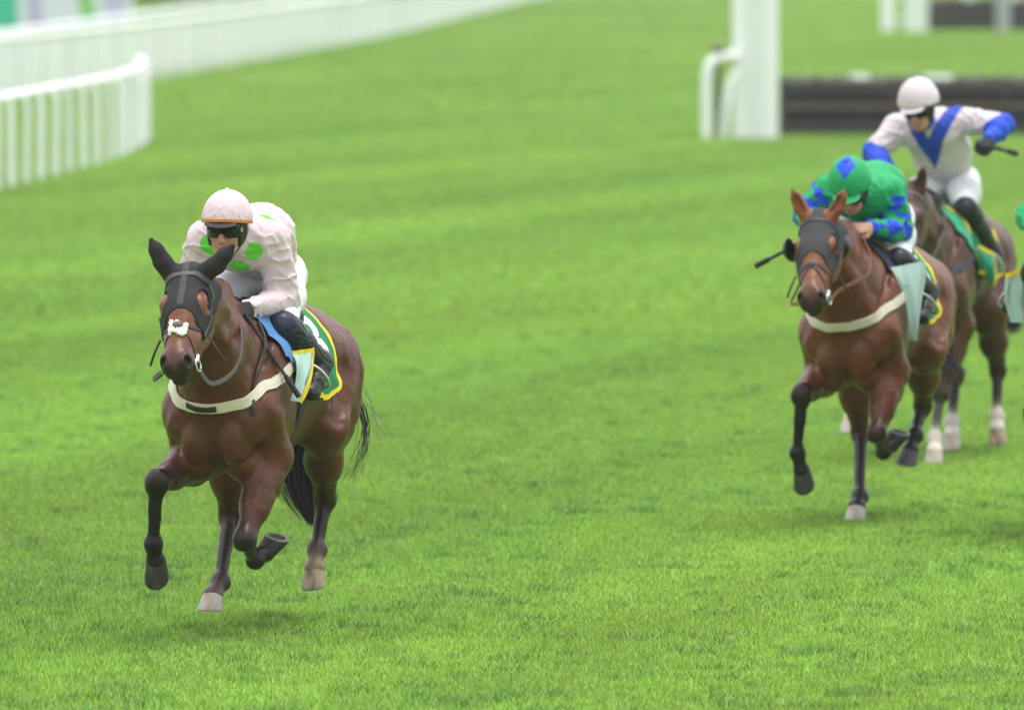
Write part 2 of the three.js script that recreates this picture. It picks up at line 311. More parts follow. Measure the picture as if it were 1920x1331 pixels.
{ // printed hoarding, top left
  const c = document.createElement('canvas'); c.width = 1024; c.height = 256; const x = c.getContext('2d');
  x.fillStyle = '#d7d8e6'; x.fillRect(0, 0, 1024, 256);
  const band = (a, b, s, col) => { x.fillStyle = col; x.beginPath(); x.moveTo(a, 0); x.lineTo(b, 0); x.lineTo(b + s, 256); x.lineTo(a + s, 256); x.fill(); };
  band(0, 628, 0, '#2cb794'); band(650, 700, 16, '#b3aed2'); band(810, 866, 46, '#82c06d'); band(905, 985, 40, '#bcb6da'); band(0, 150, 0, '#8fc878');
  const tx = new THREE.CanvasTexture(c); tx.colorSpace = THREE.SRGBColorSpace;
  const t = thing('advertising_hoarding', 'tall hoarding printed with teal, lilac and green panels behind the rails', 'hoarding', [-12.5, 0, -236]);
  const g = new RoundedBoxGeometry(7.0, 1.7, 0.08, 2, 0.02), p = mesh('printed_face', new THREE.PlaneGeometry(6.92, 1.62), std({ map: tx, roughness: 0.6 }), t); p.position.set(0, 0.96, 0.046);
  const b = mesh('board', g, whitePlastic, t); b.position.y = 0.96;
  for (const k of [-3.1, -1, 1, 3.1]) { const l = mesh('leg', new THREE.BoxGeometry(0.09, 1.8, 0.09), offWhite, t); l.position.set(k, 0.9, -0.1); }
  const t2 = thing('advertising_board', 'low lilac and white board fixed along the far rail', 'advertising board', [-3.9, 0, -236]);
  const bb = mesh('board', new RoundedBoxGeometry(0.07, 0.8, 5.2, 2, 0.02), std({ color: lin(0.62, 0.60, 0.74), roughness: 0.6 }), t2); bb.position.y = 0.62; bb.rotation.y = 0.065;
  for (const k of [-2, 2]) { const l = mesh('leg', new THREE.BoxGeometry(0.06, 0.3, 0.06), offWhite, t2); l.position.set(k * 0.06 - 0.0, 0.12, k); }
}
{ // clipped dark hedge far behind the rails
  const P = []; const t = thing('hedge', 'dark green clipped hedge far behind the rails at the top edge', 'hedge', [-9.6, 0, -300]);
  const leaf = []; const lg = new THREE.PlaneGeometry(0.16, 0.1);
  for (let i = 0; i < 3800; i++) { const g = lg.clone(); g.rotateX(rr(-1.5, 1.5)); g.rotateY(rr(0, 6.28)); g.translate(rr(-2.2, 2.2), 0.1 + 2.2 * Math.pow(rnd(), 0.7), rr(-0.6, 0.6)); leaf.push(paint(g, [0.05 * rr(0.7, 1.4), 0.10 * rr(0.7, 1.3), 0.035])); }
  mesh('foliage', merge(leaf), std({ vertexColors: true, side: THREE.DoubleSide, roughness: 0.8 }), t);
  mesh('stem', merge([-1.5, -0.5, 0.5, 1.5].map((x) => new THREE.CylinderGeometry(0.03, 0.06, 1.8, 7).translate(x, 0.9, 0))), std({ color: lin(0.06, 0.045, 0.03), roughness: 0.9 }), t);
}

// ------------------------------------------------------------------ hurdles with their white wings
const twigMat = std({ vertexColors: true, roughness: 0.95 });
const darkWood = std({ color: lin(0.06, 0.047, 0.042), roughness: 0.9 });
function hurdle(label, pos, turn, width, panels) {
  const t = thing('hurdle', label, 'hurdle', pos, turn, 'brush hurdles');
  const w = width / panels;
  for (let k = 0; k < panels; k++) {
    const x0 = -width / 2 + k * w, tw = [];
    for (let i = 0; i < 700; i++) {
      const h = 0.70 + rr(-0.05, 0.1), c = rr(0.6, 1.5), g = new THREE.CylinderGeometry(0.004, 0.008, h, 4, 1); g.rotateX(rr(-0.06, 0.06)); g.rotateZ(rr(-0.1, 0.1)); g.translate(x0 + rr(0.03, w - 0.03), 0.04 + h / 2, rr(-0.07, 0.07));
      tw.push(paint(g, [0.036 * c, 0.031 * c, 0.032 * c]));
    }
    for (let i = 0; i < 210; i++) { const h = rr(0.06, 0.14), g = new THREE.CylinderGeometry(0.004, 0.007, h, 4, 1); g.rotateZ(rr(-0.4, 0.4)); g.rotateX(rr(-0.3, 0.3)); g.translate(x0 + rr(0.03, w - 0.03), 0.74 + h / 2, rr(-0.07, 0.07)); tw.push(paint(g, rnd() < 0.75 ? [0.46, 0.46, 0.43] : [0.09, 0.08, 0.07])); }
    const b = mesh('brush_panel', merge(tw), twigMat, t); b.rotation.x = -0.1;
    for (const y of [0.14, 0.42, 0.66]) for (const s of [-1, 1]) { const r = mesh('frame_rail', new RoundedBoxGeometry(w - 0.03, 0.07, 0.035, 2, 0.01), y === 0.42 ? std({ color: lin(0.115, 0.08, 0.05), roughness: 0.85 }) : darkWood, t); r.position.set(x0 + w / 2, y, s * 0.1 + 0.08 - y * 0.1); }
    const q = mesh('upright', new RoundedBoxGeometry(0.08, 0.84, 0.09, 2, 0.012), darkWood, t); q.position.set(x0, 0.4, 0.02);
    if (k % 2) { const p = mesh('top_padding', new THREE.CapsuleGeometry(0.045, w * 0.22, 4, 10), offWhite, t); p.rotation.z = Math.PI / 2; p.position.set(x0 + w * 0.4, 0.80, -0.06); }
    else { const p = mesh('top_padding', new THREE.CapsuleGeometry(0.05, w * 0.12, 4, 10), offWhite, t); p.rotation.z = Math.PI / 2; p.position.set(x0 + w * 0.7, 0.80, -0.06); }
  }
  return t;
}
hurdle('dark brush hurdle behind the jockey in pale pink and blue', [6.75, 0, -136.2], 0, 6.1, 4);
hurdle('farther dark brush hurdle at the top right corner', [13.2, 0, -242], 0, 6.4, 4);
function wing(label, pos, turn, boards, h, hoop) {
  const t = thing('hurdle_wing', label, 'hurdle wing', pos, turn, 'white hurdle wings');
  boards.forEach(([x, w, hh], i) => { const b = mesh('board', new RoundedBoxGeometry(w, hh ?? h, 0.05, 2, 0.012), i % 2 ? offWhite : whitePlastic, t); b.position.set(x, (hh ?? h) / 2 + 0.02, i % 2 ? 0.004 : 0); b.rotation.z = rr(-0.004, 0.004); });
  const x0 = boards[0][0], x1 = boards[boards.length - 1][0];
  for (const y of [0.35, h * 0.5, h - 0.25]) { const b = mesh('cross_rail', new THREE.BoxGeometry(x1 - x0 + 0.2, 0.08, 0.04), offWhite, t); b.position.set((x0 + x1) / 2, y, -0.052); }
  if (hoop) {
    mesh('hoop', tube([[-0.66, 0, 0.3], [-0.665, 0.5, 0.3], [-0.66, 0.86, 0.3], [-0.6, 1.06, 0.28], [-0.46, 1.13, 0.22], [-0.3, 1.14, 0.1], [-0.26, 1.14, 0.0]], 0.065, 40, 12), whitePlastic, t);
    mesh('brace', tube([[-0.44, 0, 0.2], [-0.4, 0.45, 0.2], [-0.33, 0.78, 0.15], [-0.24, 0.92, 0.05]], 0.06, 30, 10), offWhite, t);
    const k = mesh('marker_knob', new THREE.SphereGeometry(0.09, 14, 10), std({ color: lin(0.16, 0.09, 0.06), roughness: 0.8 }), t); k.scale.set(1, 0.7, 1); k.position.set(-0.5, 1.24, 0.22);
    const s = mesh('marker_stem', new THREE.CylinderGeometry(0.05, 0.05, 1.2, 10), std({ color: lin(0.13, 0.1, 0.09), roughness: 0.8 }), t); s.position.set(-0.5, 0.6, 0.02);
  }
  return t;
}
wing('tall white wing board at the end of the nearer hurdle', [3.28, 0, -134.2], 0, [[-0.2, 0.21], [0.012, 0.2], [0.215, 0.2]], 2.25, true);
wing('pair of white wing boards at the end of the farther hurdle', [9.45, 0, -238], 0, [[-0.46, 0.3, 1.9], [0.22, 0.56, 2.1]], 1.9, false);
{
  const t = thing('marker_post', 'slim grey post in front of the farther hurdle', 'post', [11.75, 0, -238]);
  const p = mesh('shaft', new THREE.CylinderGeometry(0.16, 0.17, 1.5, 16), std({ color: lin(0.34, 0.35, 0.36), roughness: 0.7 }), t); p.position.y = 0.75;
  const c = mesh('cap', new THREE.SphereGeometry(0.165, 16, 8, 0, 6.2832, 0, 1.5708), std({ color: lin(0.3, 0.31, 0.32), roughness: 0.7 }), t); c.position.y = 1.5;
}

scene.fog = new THREE.FogExp2(lin(0.93, 0.97, 1.0), 0.0003);

// ------------------------------------------------------------------ horses
const leather = std({ color: lin(0.022, 0.019, 0.018), roughness: 0.5 });
const greyLeather = std({ color: lin(0.085, 0.08, 0.08), roughness: 0.6 });
const steel = std({ color: lin(0.62, 0.62, 0.63), roughness: 0.28, metalness: 0.9 });
const bandCream = std({ color: lin(0.62, 0.57, 0.45), roughness: 0.8 });
const eyeMat = phys({ color: lin(0.012, 0.008, 0.006), roughness: 0.16, specularIntensity: 0.7 });
const hairMat = std({ vertexColors: true, roughness: 0.55, side: THREE.DoubleSide });
const coatMat = phys({ vertexColors: true, roughness: 0.36, specularIntensity: 0.62, specularColor: lin(1, 0.92, 0.85) });
const hoodMat = std({ vertexColors: true, roughness: 0.85 });

function headFrame(h) { // poll, muzzle -> axes: t down the face, n out of the forehead, s to the horse's left
  const t = nrm3(sub3(h.muzzle, h.poll)), s0 = nrm3(add3([1, 0, 0], t, -t[0])), n0 = nrm3(crs(s0, t)), r = h.roll ?? 0;
  const n1 = n0[2] > 0 || n0[1] > 0 ? n0 : n0.map((v) => -v), s = nrm3(add3(s0.map((v) => v * Math.cos(r)), n1, Math.sin(r))), n = nrm3(add3(n1.map((v) => v * Math.cos(r)), s0, -Math.sin(r)));
  const k = h.hs ?? 1.14, q = (T, Nn, S) => add3(add3(add3(h.poll, t, T), n, Nn * k), s, S * k);
  const inv = (x, y, z) => { const p = [x - h.poll[0], y - h.poll[1], z - h.poll[2]]; return [dot3(p, t), dot3(p, n) / k, dot3(p, s) / k]; };
  return { t, n, s, q, inv, k };
}
function horseField(h) {
  const c = h.coat, body = c.body, dark = c.leg, P = [], H = headFrame(h), q = H.q, ax = [H.t, H.n, H.s], M = (p, s) => [p[0] * s, p[1], p[2]];
  const cs = body;
  // trunk
  P.push(el([0, 1.12, 0.10], [0.248, 0.36, 0.60], 0.1, body), el([0, 1.115, -0.30], [0.245, 0.28, 0.48], 0.1, body), el([0, 1.04, 0.46], [0.18, 0.29, 0.235], 0.1, cs));
  P.push(el([0, 1.25, -0.40], [0.19, 0.16, 0.40], 0.1, body), el([0, 1.20, -0.66], [0.225, 0.245, 0.34], 0.1, body));
  P.push(rc([0, 1.33, 0.40], [0, 1.33, -0.02], 0.105, 0.105, 0.12, body), rc([0, 1.31, -0.05], [0, 1.33, -0.5], 0.1, 0.11, 0.1, body));
  for (const s of [-1, 1]) {
    const R = h.legs[s < 0 ? 'FR' : 'FL'], B = h.legs[s < 0 ? 'HR' : 'HL'];
    // shoulder, upper arm, breast
    P.push(rc(M([0.11, 1.34, 0.24], s), M([0.16, 1.02, 0.55], s), 0.08, 0.098, 0.06, body), rc(M([0.172, 1.03, 0.54], s), R.E, 0.092, 0.082, 0.06, body));
    P.push(el(M([0.182, 1.12, 0.36], s), [0.082, 0.2, 0.15], 0.045, body), el(M([0.185, 0.98, 0.33], s), [0.07, 0.13, 0.13], 0.06, body));
    P.push(el(M([0.08, 0.905, 0.605], s), [0.084, 0.112, 0.115], 0.014, cs), el(M([0.148, 0.985, 0.605], s), [0.078, 0.105, 0.088], 0.02, cs), el(M([0.085, 0.80, 0.51], s), [0.08, 0.08, 0.13], 0.018, cs));
    // foreleg
    const fd = nrm3(sub3(R.K, R.E)), mid = mix(R.E, R.K, 0.3);
    P.push(rc(R.E, mix(R.E, R.K, 0.62), 0.09, 0.058, 0.06, body), rc(mix(R.E, R.K, 0.5), R.K, 0.06, 0.045, 0.05, mix(body, dark, R.dk ?? 0.35)), el(add3(mid, R.front, 0.03), [0.055, 0.07, 0.06], 0.03, body), el(add3(add3(mid, R.front, -0.02), [s * 0.03, 0, 0]), [0.05, 0.085, 0.055], 0.025, body));
    P.push(el(add3(R.K, R.front, 0.008), [0.048, 0.054, 0.047], 0.025, dark), el(add3(R.K, R.front, -0.028), [0.026, 0.034, 0.026], 0.03, dark));
    const bk = (p, d) => add3(p, R.cback, d), kc = mix(R.K, R.F, 0.08);
    P.push(rc(kc, R.F, 0.0315, 0.0265, 0.03, R.cc ?? dark), rc(bk(mix(R.K, R.F, 0.15), 0.028), bk(R.F, 0.02), 0.0165, 0.0165, 0.02, R.cc ?? dark));
    P.push(el(R.F, [0.037, 0.039, 0.038], 0.028, R.fc ?? dark), el(bk(R.F, 0.024), [0.022, 0.026, 0.022], 0.02, R.fc ?? dark), rc(R.F, R.C, 0.031, 0.036, 0.025, R.pc ?? dark), el(R.C, [0.0435, 0.034, 0.0435], 0.02, R.pc ?? dark));
    for (const t of [-1, 1]) P.push(cut(rc(add3(bk(mix(R.K, R.F, 0.22), 0.012), [t * 0.036, 0, 0]), add3(bk(mix(R.K, R.F, 0.85), 0.01), [t * 0.033, 0, 0]), 0.008, 0.008, 0.016)), el(add3(add3(R.K, R.front, 0.004), [t * 0.024, -0.012, 0]), [0.026, 0.04, 0.032], 0.012, dark), el(add3(bk(R.F, 0.012), [t * 0.02, 0, 0]), [0.02, 0.028, 0.026], 0.01, R.fc ?? dark));
    // hind leg
    const hip = M([0.13, 1.18, -0.68], s);
    P.push(el(M([0.145, 1.06, -0.72], s), [0.125, 0.27, 0.25], 0.07, body), el(M([0.105, 1.02, -0.90], s), [0.095, 0.22, 0.12], 0.06, body), el(M([0.15, 1.27, -0.52], s), [0.075, 0.075, 0.11], 0.07, body));
    P.push(rc(hip, B.S, 0.15, 0.105, 0.08, body), el(B.S, [0.082, 0.11, 0.085], 0.06, body), rc(B.S, mix(B.S, B.H, 0.55), 0.1, 0.068, 0.06, body), rc(mix(hip, B.H, 0.45), mix(B.S, B.H, 0.5), 0.1, 0.06, 0.07, body));
    P.push(rc(mix(B.S, B.H, 0.5), B.H, 0.068, 0.044, 0.05, mix(body, dark, B.dk ?? 0.45)), el(B.H, [0.047, 0.06, 0.05], 0.03, dark));
    const hb = (p, d) => add3(p, B.cback, d), gk = nrm3(sub3(B.S, B.H));
    P.push(rc(hb(B.H, 0.045), add3(hb(B.H, 0.055), gk, 0.07), 0.026, 0.02, 0.03, dark), rc(add3(hb(B.H, 0.055), gk, 0.07), mix(B.S, B.H, 0.42), 0.018, 0.022, 0.03, mix(body, dark, 0.4)));
    const hc = mix(B.H, B.F, 0.12);
    P.push(rc(hc, B.F, 0.035, 0.0285, 0.03, B.cc ?? dark), rc(hb(mix(B.H, B.F, 0.1), 0.035), hb(B.F, 0.022), 0.019, 0.0175, 0.02, B.cc ?? dark));
    P.push(...[-1, 1].flatMap((t) => [cut(rc(add3(hb(mix(B.H, B.F, 0.3), 0.016), [t * 0.041, 0, 0]), add3(hb(mix(B.H, B.F, 0.85), 0.012), [t * 0.036, 0, 0]), 0.009, 0.008, 0.016)), el(add3(hb(B.H, 0.02), [t * 0.026, 0.01, 0]), [0.024, 0.045, 0.036], 0.014, dark), el(add3(hb(B.F, 0.014), [t * 0.022, 0, 0]), [0.02, 0.03, 0.027], 0.01, B.fc ?? dark)]), el(B.F, [0.039, 0.042, 0.04], 0.028, B.fc ?? dark), el(hb(B.F, 0.026), [0.023, 0.027, 0.024], 0.02, B.fc ?? dark), rc(B.F, B.C, 0.032, 0.037, 0.025, B.pc ?? dark), el(B.C, [0.0445, 0.035, 0.0445], 0.02, B.pc ?? dark));
  }
  // neck
  const p = h.poll, nm = mix([0, 1.36, 0.66], p, 0.42), nb = [p[0] * 0.25, 1.345, 0.66];
  const crestM = [p[0] * 0.3, (1.40 + p[1]) / 2 + 0.03, (0.24 + p[2]) / 2], thr = q(0.07, -0.13, 0), bas = [0, 1.04, 0.53], tm = mix(bas, thr, 0.5);
  P.push(rc([0, 1.34, 0.22], crestM, 0.08, 0.055, 0.1, body), rc(crestM, q(-0.03, -0.015, 0), 0.055, 0.06, 0.08, body));
  P.push(rc([0, 1.18, 0.40], nb, 0.205, 0.135, 0.1, body), rc(nb, mix(nb, p, 0.6), 0.135, 0.1, 0.08, body), rc(mix(nb, p, 0.6), q(0.02, -0.06, 0), 0.1, 0.085, 0.07, body));
  P.push(rc(bas, tm, 0.17, 0.115, 0.09, cs), rc(tm, thr, 0.115, 0.072, 0.07, cs));
  for (const s of [-1, 1]) P.push(rc(add3(mix(bas, thr, 0.12), [s * 0.085, 0.05, 0.03]), add3(thr, H.s, s * 0.045), 0.07, 0.042, 0.035, body));
  // head
  const K = H.k, f = c.face ?? body, mz = c.muzzle ?? dark;
  P.push(el(q(0.05, -0.012, 0), [0.115, 0.075 * K, 0.078 * K], 0.05, f, ax), el(q(0.17, 0.008, 0), [0.135, 0.055 * K, 0.083 * K], 0.04, f, ax), rc(q(0.2, 0.004, 0), q(0.46, -0.004, 0), 0.054 * K, 0.042 * K, 0.04, f));
  for (const s of [-1, 1]) {
    P.push(el(q(0.175, 0.022, s * 0.066), [0.05, 0.026 * K, 0.027 * K], 0.025, f, ax), el(q(0.15, -0.095, s * 0.046), [0.125, 0.092 * K, 0.034 * K], 0.04, f, ax), rc(q(0.21, -0.018, s * 0.074), q(0.36, -0.03, s * 0.048), 0.02 * K, 0.013 * K, 0.03, f));
    P.push(rc(q(0.16, -0.135, s * 0.036), q(0.43, -0.088, s * 0.02), 0.036 * K, 0.026 * K, 0.04, f), el(q(0.515, -0.002, s * 0.036), [0.048, 0.034 * K, 0.027 * K], 0.022, mz, ax));
  }
  P.push(rc(q(0.2, -0.05, 0), q(0.45, -0.042, 0), 0.068 * K, 0.05 * K, 0.05, f), el(q(0.49, -0.022, 0), [0.072, 0.052 * K, 0.056 * K], 0.03, mix(f, mz, 0.6), ax), el(q(0.542, -0.036, 0), [0.034, 0.036 * K, 0.046 * K], 0.02, mz, ax), el(q(0.518, -0.082, 0), [0.042, 0.026 * K, 0.034 * K], 0.02, mz, ax));
  P.push(cut(el(q(0.168, 0.0, 0.098), [0.022, 0.018 * K, 0.018 * K], 0.012, null, ax)), cut(el(q(0.168, 0.0, -0.098), [0.022, 0.018 * K, 0.018 * K], 0.012, null, ax)));
  for (const s of [-1, 1]) { const a = nrm3(add3(add3(H.t, H.s, s * 0.55), H.n, 0.25)), b = nrm3(crs(a, H.n)), e = crs(b, a); P.push(cut(el(q(0.537, 0.014, s * 0.05), [0.026, 0.022 * K, 0.0125 * K], 0.012, null, [a, e, b]))); }
  P.push(cut(el(q(0.55, -0.064, 0), [0.06, 0.0035 * K, 0.075 * K], 0.008, null, ax)));
  // grooves: between the breast muscles, down the jugular, over the stifle
  P.push(cut(rc([0, 1.02, 0.745], [0, 0.80, 0.725], 0.03, 0.035, 0.04)));
  for (const s of [-1, 1]) P.push(cut(rc(M([0.17, 1.36, 0.41], s), M([0.205, 1.1, 0.69], s), 0.012, 0.014, 0.045)), cut(rc(M([0.298, 1.18, 0.2], s), M([0.298, 0.92, 0.16], s), 0.03, 0.03, 0.06)), cut(rc(M([0.288, 1.16, -0.50], s), M([0.275, 0.95, -0.36], s), 0.03, 0.03, 0.06)), cut(rc(M([0.285, 1.22, -0.74], s), M([0.285, 0.9, -0.62], s), 0.022, 0.025, 0.05)), cut(rc(M([0.245, 1.0, -0.86], s), M([0.24, 0.82, -0.72], s), 0.02, 0.02, 0.05)));
  if (!h.hoodEars) for (const e of h.ears) P.push(...earPrims(e, 0, f).map((p) => { p.ear = true; return p; }));
  return new Field(P, (x, y, z, d) => d > 0.05 || d < -0.05 ? d : d + (y > 0.55 ? 0.007 * N(x * 8, y * 8, z * 8) + 0.0022 * N(x * 24, y * 24, z * 24) - 0.003 * Math.max(0, 0.25 - Math.abs(N(x * 6 + 2, y * 5, z * 6))) * 4 * (0.5 + N(x * 3, y * 3, z * 3 + 8)) : 0.0022 * N(x * 22, y * 14, z * 22)));
}
function earPrims([base, tip, face], grow, col) { // leaf-shaped ear, hollow on its open side
  const t = nrm3(sub3(tip, base)), n = nrm3(add3(face, t, -dot3(face, t))), s = crs(t, n), L = len3(sub3(tip, base)), c = mix(base, tip, 0.48), mid = add3(mix(base, tip, 0.42), [0, -0.012 * L / 0.15, 0]);
  const o = [rc(base, mid, 0.037 + grow * 0.6, 0.031 + grow * 0.6, 0.03, col), rc(mid, mix(mid, tip, 0.55), 0.031 + grow * 0.6, 0.023 + grow * 0.5, 0.02, col), rc(mix(mid, tip, 0.5), tip, 0.024 + grow * 0.5, 0.004 + grow * 0.4, 0.02, col)];
  if (grow === 0) o.push(cut(el(add3(mix(base, tip, 0.52), n, 0.03), [L * 0.42, 0.026, 0.021], 0.01, null, [t, n, s])));
  return o;
}
function hoof(C, d, front, col, sc = 1) { // oblique hoof: coronet at C, wall running along d, dorsal side towards front
  const F = nrm3(add3(front, d, -dot3(front, d))), S = crs(d, F), dn = add3(d.map((v) => v * 0.8), F, -0.6), toe = add3(d.map((v) => v * 0.6), F, 0.8), rows = [], n = 22;
  const ring = (ctr, a, b, tilt, lift = 0) => { const r = []; for (let i = 0; i < n; i++) { const th = i / n * 6.2832, ct = Math.cos(th), st = Math.sin(th); let p = add3(add3(ctr, toe, a * (ct > 0 ? ct : ct * 0.86)), S, b * st); p = add3(p, dn, tilt * ct + lift); r.push(p); } return r; };
  const base = add3(C, d, 0.086 * sc);
  for (const [f, a, b, tl] of [[-0.3, 0.03, 0.03, 0.0], [-0.05, 0.0405, 0.040, -0.012], [0.1, 0.0455, 0.0445, -0.011], [0.3, 0.049, 0.0475, -0.009], [0.6, 0.0545, 0.052, -0.005], [0.9, 0.059, 0.0555, -0.001], [1, 0.0585, 0.055, 0]]) rows.push(ring(mix(C, base, f), a * sc, b * sc, tl * sc));
  const wall = skin(rows, true);
  const k = col;
  paint(wall, (x, y, z) => { const p = [x, y, z], side = dot3(sub3(p, C), S) / 0.06, v = 0.55 + 0.5 * N(side * 1.6 + 3, dot3(sub3(p, C), d) * 9, 1) + 0.25 * N(side * 5, dot3(sub3(p, C), d) * 30, 4); return mix(k[0], k[1], sst(0.3, 0.9, v)).map((q) => q * (0.9 + 0.2 * N(x * 90, y * 90, z * 90))); });
  const so = []; for (const [s, l] of [[0.97, 0.001], [0.97, 0.007], [0.7, 0.007], [0.7, 0.0005]]) so.push(ring(base, 0.0585 * sc * s, 0.055 * sc * s, 0, l));
  return { wall, shoe: skin([...so, so[0]], false) };
}
function strands(list, w, col, jit = 0.3) { // hair as thin tapering ribbons along smooth paths
  const out = [];
  for (const pts of list) {
    const cv = new THREE.CatmullRomCurve3(pts.map((p) => V(...p))), n = 9, P = [], I = [], C = [], v = rr(1 - jit, 1 + jit), ang = rr(0, 6.28), sx = Math.cos(ang), sz = Math.sin(ang);
    for (let i = 0; i <= n; i++) { const p = cv.getPoint(i / n), k = w * (1 - 0.85 * (i / n) ** 2) * (0.5 + 0.5 * sst(0, 0.2, i / n)); P.push(p.x - sx * k, p.y, p.z - sz * k, p.x + sx * k, p.y, p.z + sz * k); for (let q = 0; q < 2; q++) C.push(col[0] * v, col[1] * v, col[2] * v); }
    for (let i = 0; i < n; i++) I.push(2 * i, 2 * i + 1, 2 * i + 3, 2 * i, 2 * i + 3, 2 * i + 2);
    const g = new THREE.BufferGeometry(); g.setAttribute('position', new THREE.Float32BufferAttribute(P, 3)); g.setAttribute('color', new THREE.Float32BufferAttribute(C, 3)); g.setIndex(I); g.computeVertexNormals(); out.push(g);
  }
  return merge(out);
}
function buildHorse(h) {
  const root = thing('racehorse', h.label, 'horse', h.pos, h.turn, 'galloping racehorses'), field = horseField(h), H = headFrame(h), q = H.q, c = h.coat;
  const body = mesh('body', surface(field, h.cell, { color(p, n, col) {
    const v = 1 + 0.22 * fbm(p[0] * 7 + 3, p[1] * 7, p[2] * 7, 3) + 0.16 * N(p[0] * 60, p[1] * 50, p[2] * 22) + 0.12 * N(p[0] * 110, p[1] * 90, p[2] * 60);
    let k = col.map((x) => x * v);
    const w = sst(0.52, 0.6, fbm(p[0] * 4 + 20, p[1] * 4, p[2] * 4, 3) + 0.5); k = mix(k, k.map((x, i) => x * [1.16, 1.06, 0.95][i]), w);
    return k;
  } }), coatMat, root);
  // eyes
  for (const s of [-1, 1]) { const e = mesh('eye', new THREE.SphereGeometry(0.022, 18, 14), eyeMat, body); e.position.set(...q(0.168, 0.002, s * 0.073)); }
  for (const [k, L] of Object.entries(h.legs)) { const d = nrm3(sub3(L.T, L.C)), g = hoof(L.C, d, L.hoofFront, L.hoofCol ?? [[0.016, 0.015, 0.014], [0.04, 0.036, 0.032]]); const w = mesh('hoof', g.wall, hairMat, root); mesh('horseshoe', g.shoe, std({ color: lin(0.3, 0.29, 0.28), roughness: 0.45, metalness: 0.7 }), w); }
  // tail
  { const st = [], T = h.tail; for (let i = 0; i < T.n; i++) { const u = Math.sqrt(rnd()), a = rr(0, 6.28), ox = Math.cos(a) * u, oz = Math.sin(a) * u, j = rr(0.72, 1.08), fly = rnd() < 0.12 ? 2.2 : 1;
      const pts = T.path.map((p, i2) => add3(p, [ox * T.spread[i2] * fly, (i2 ? rr(-0.015, 0.015) : 0), oz * T.spread[i2] * 0.8 * fly])); const e = pts.length - 1; pts[e] = add3(pts[e - 1], sub3(pts[e], pts[e - 1]), j); st.push(pts); }
    for (const [pp, nn, sp] of T.wisps ?? []) for (let i = 0; i < nn; i++) { const e = rr(0.6, 1.1); st.push(pp.map((p, k) => add3(p, [rr(-1, 1) * sp * k / pp.length * e, rr(-1, 1) * sp * 0.5 * k / pp.length, rr(-1, 1) * sp * k / pp.length]))); }
    mesh('tail', strands(st, 0.0028, c.hair ?? [0.012, 0.011, 0.012], 0.4), hairMat, root); }
  // mane
  if (h.mane) { const st = []; for (let i = 0; i < h.mane; i++) { const t = rnd(), a = mix([0, 1.44, 0.32], q(-0.02, 0.05, 0), t), b = field.snap(add3(a, [rr(-0.01, 0.01), 0.05, 0]), -0.004); st.push([b, add3(b, [h.maneSide * 0.035, 0.012, rr(-0.02, 0.01)]), add3(b, [h.maneSide * rr(0.06, 0.1), rr(-0.07, -0.02), rr(-0.05, 0)])]); } mesh('mane', strands(st, 0.004, c.hair ?? [0.014, 0.012, 0.012]), hairMat, root); }
  return { root, field, body, H };
}
const bay = (b, l, more = {}) => ({ body: b, leg: l, ...more });

// ------------------------------------------------------------------ tack
const clothMat = (draw, w = 512, h = 512) => { const c = document.createElement('canvas'); c.width = w; c.height = h; draw(c.getContext('2d'), w, h); const t = new THREE.CanvasTexture(c); t.colorSpace = THREE.SRGBColorSpace; t.anisotropy = 8; return std({ map: t, roughness: 0.8, side: THREE.DoubleSide }); };
const plainCloth = (r, g, b, rough = 0.85) => std({ color: lin(r, g, b), roughness: rough, side: THREE.DoubleSide });
function drape(field, o) { // cloth lying over the back: rows along the horse, columns over the spine from the right side to the left
  const { a0, a1, reach, off = 0.012, nA = 34, nS = 60, wave = 0.006, cy = 1.12 } = o, rows = [], uvs = [];
  for (let j = 0; j <= nA; j++) {
    const f = j / nA, a = a0 + (a1 - a0) * f, prof = [];
    for (let i = 0; i <= 90; i++) { const th = (i / 90) * 1.75, dx = Math.sin(th), dy = Math.cos(th); let r = 0.62; for (let k = 0; k < 24; k++) r -= (field.at(dx * r, cy + dy * r, a) - off) * 0.9; prof.push([dx * r, cy + dy * r]); }
    const cum = [0]; for (let i = 1; i <= 90; i++) cum.push(cum[i - 1] + Math.hypot(prof[i][0] - prof[i - 1][0], prof[i][1] - prof[i - 1][1]));
    const at = (s) => { let i = 1; while (i < 90 && cum[i] < s) i++; const t = (s - cum[i - 1]) / (cum[i] - cum[i - 1] || 1); return [prof[i - 1][0] + (prof[i][0] - prof[i - 1][0]) * t, prof[i - 1][1] + (prof[i][1] - prof[i - 1][1]) * t]; };
    const row = [], uv = [];
    for (let i = 0; i <= nS; i++) {
      const s = (i / nS * 2 - 1), R = o.edge ? o.edge(f) * reach : reach, [x, y] = at(Math.abs(s) * R), loose = Math.abs(s) ** 3;
      const w = wave * (N(a * 14, s * 5, 3.3) + 0.6 * N(a * 32, s * 9, 7)) + loose * wave * 3.2 * (0.5 + N(a * 17 + (s > 0 ? 5 : 9), 2.5, 1));
      row.push([Math.sign(s || 1) * (x + w), y + w * 0.2, a + loose * 0.006 * N(s * 7, a * 9, 1)]); uv.push([f, 0.5 + s * 0.5]);
    }
    rows.push(row); uvs.push(uv);
  }
  return sheet(rows, uvs);
}
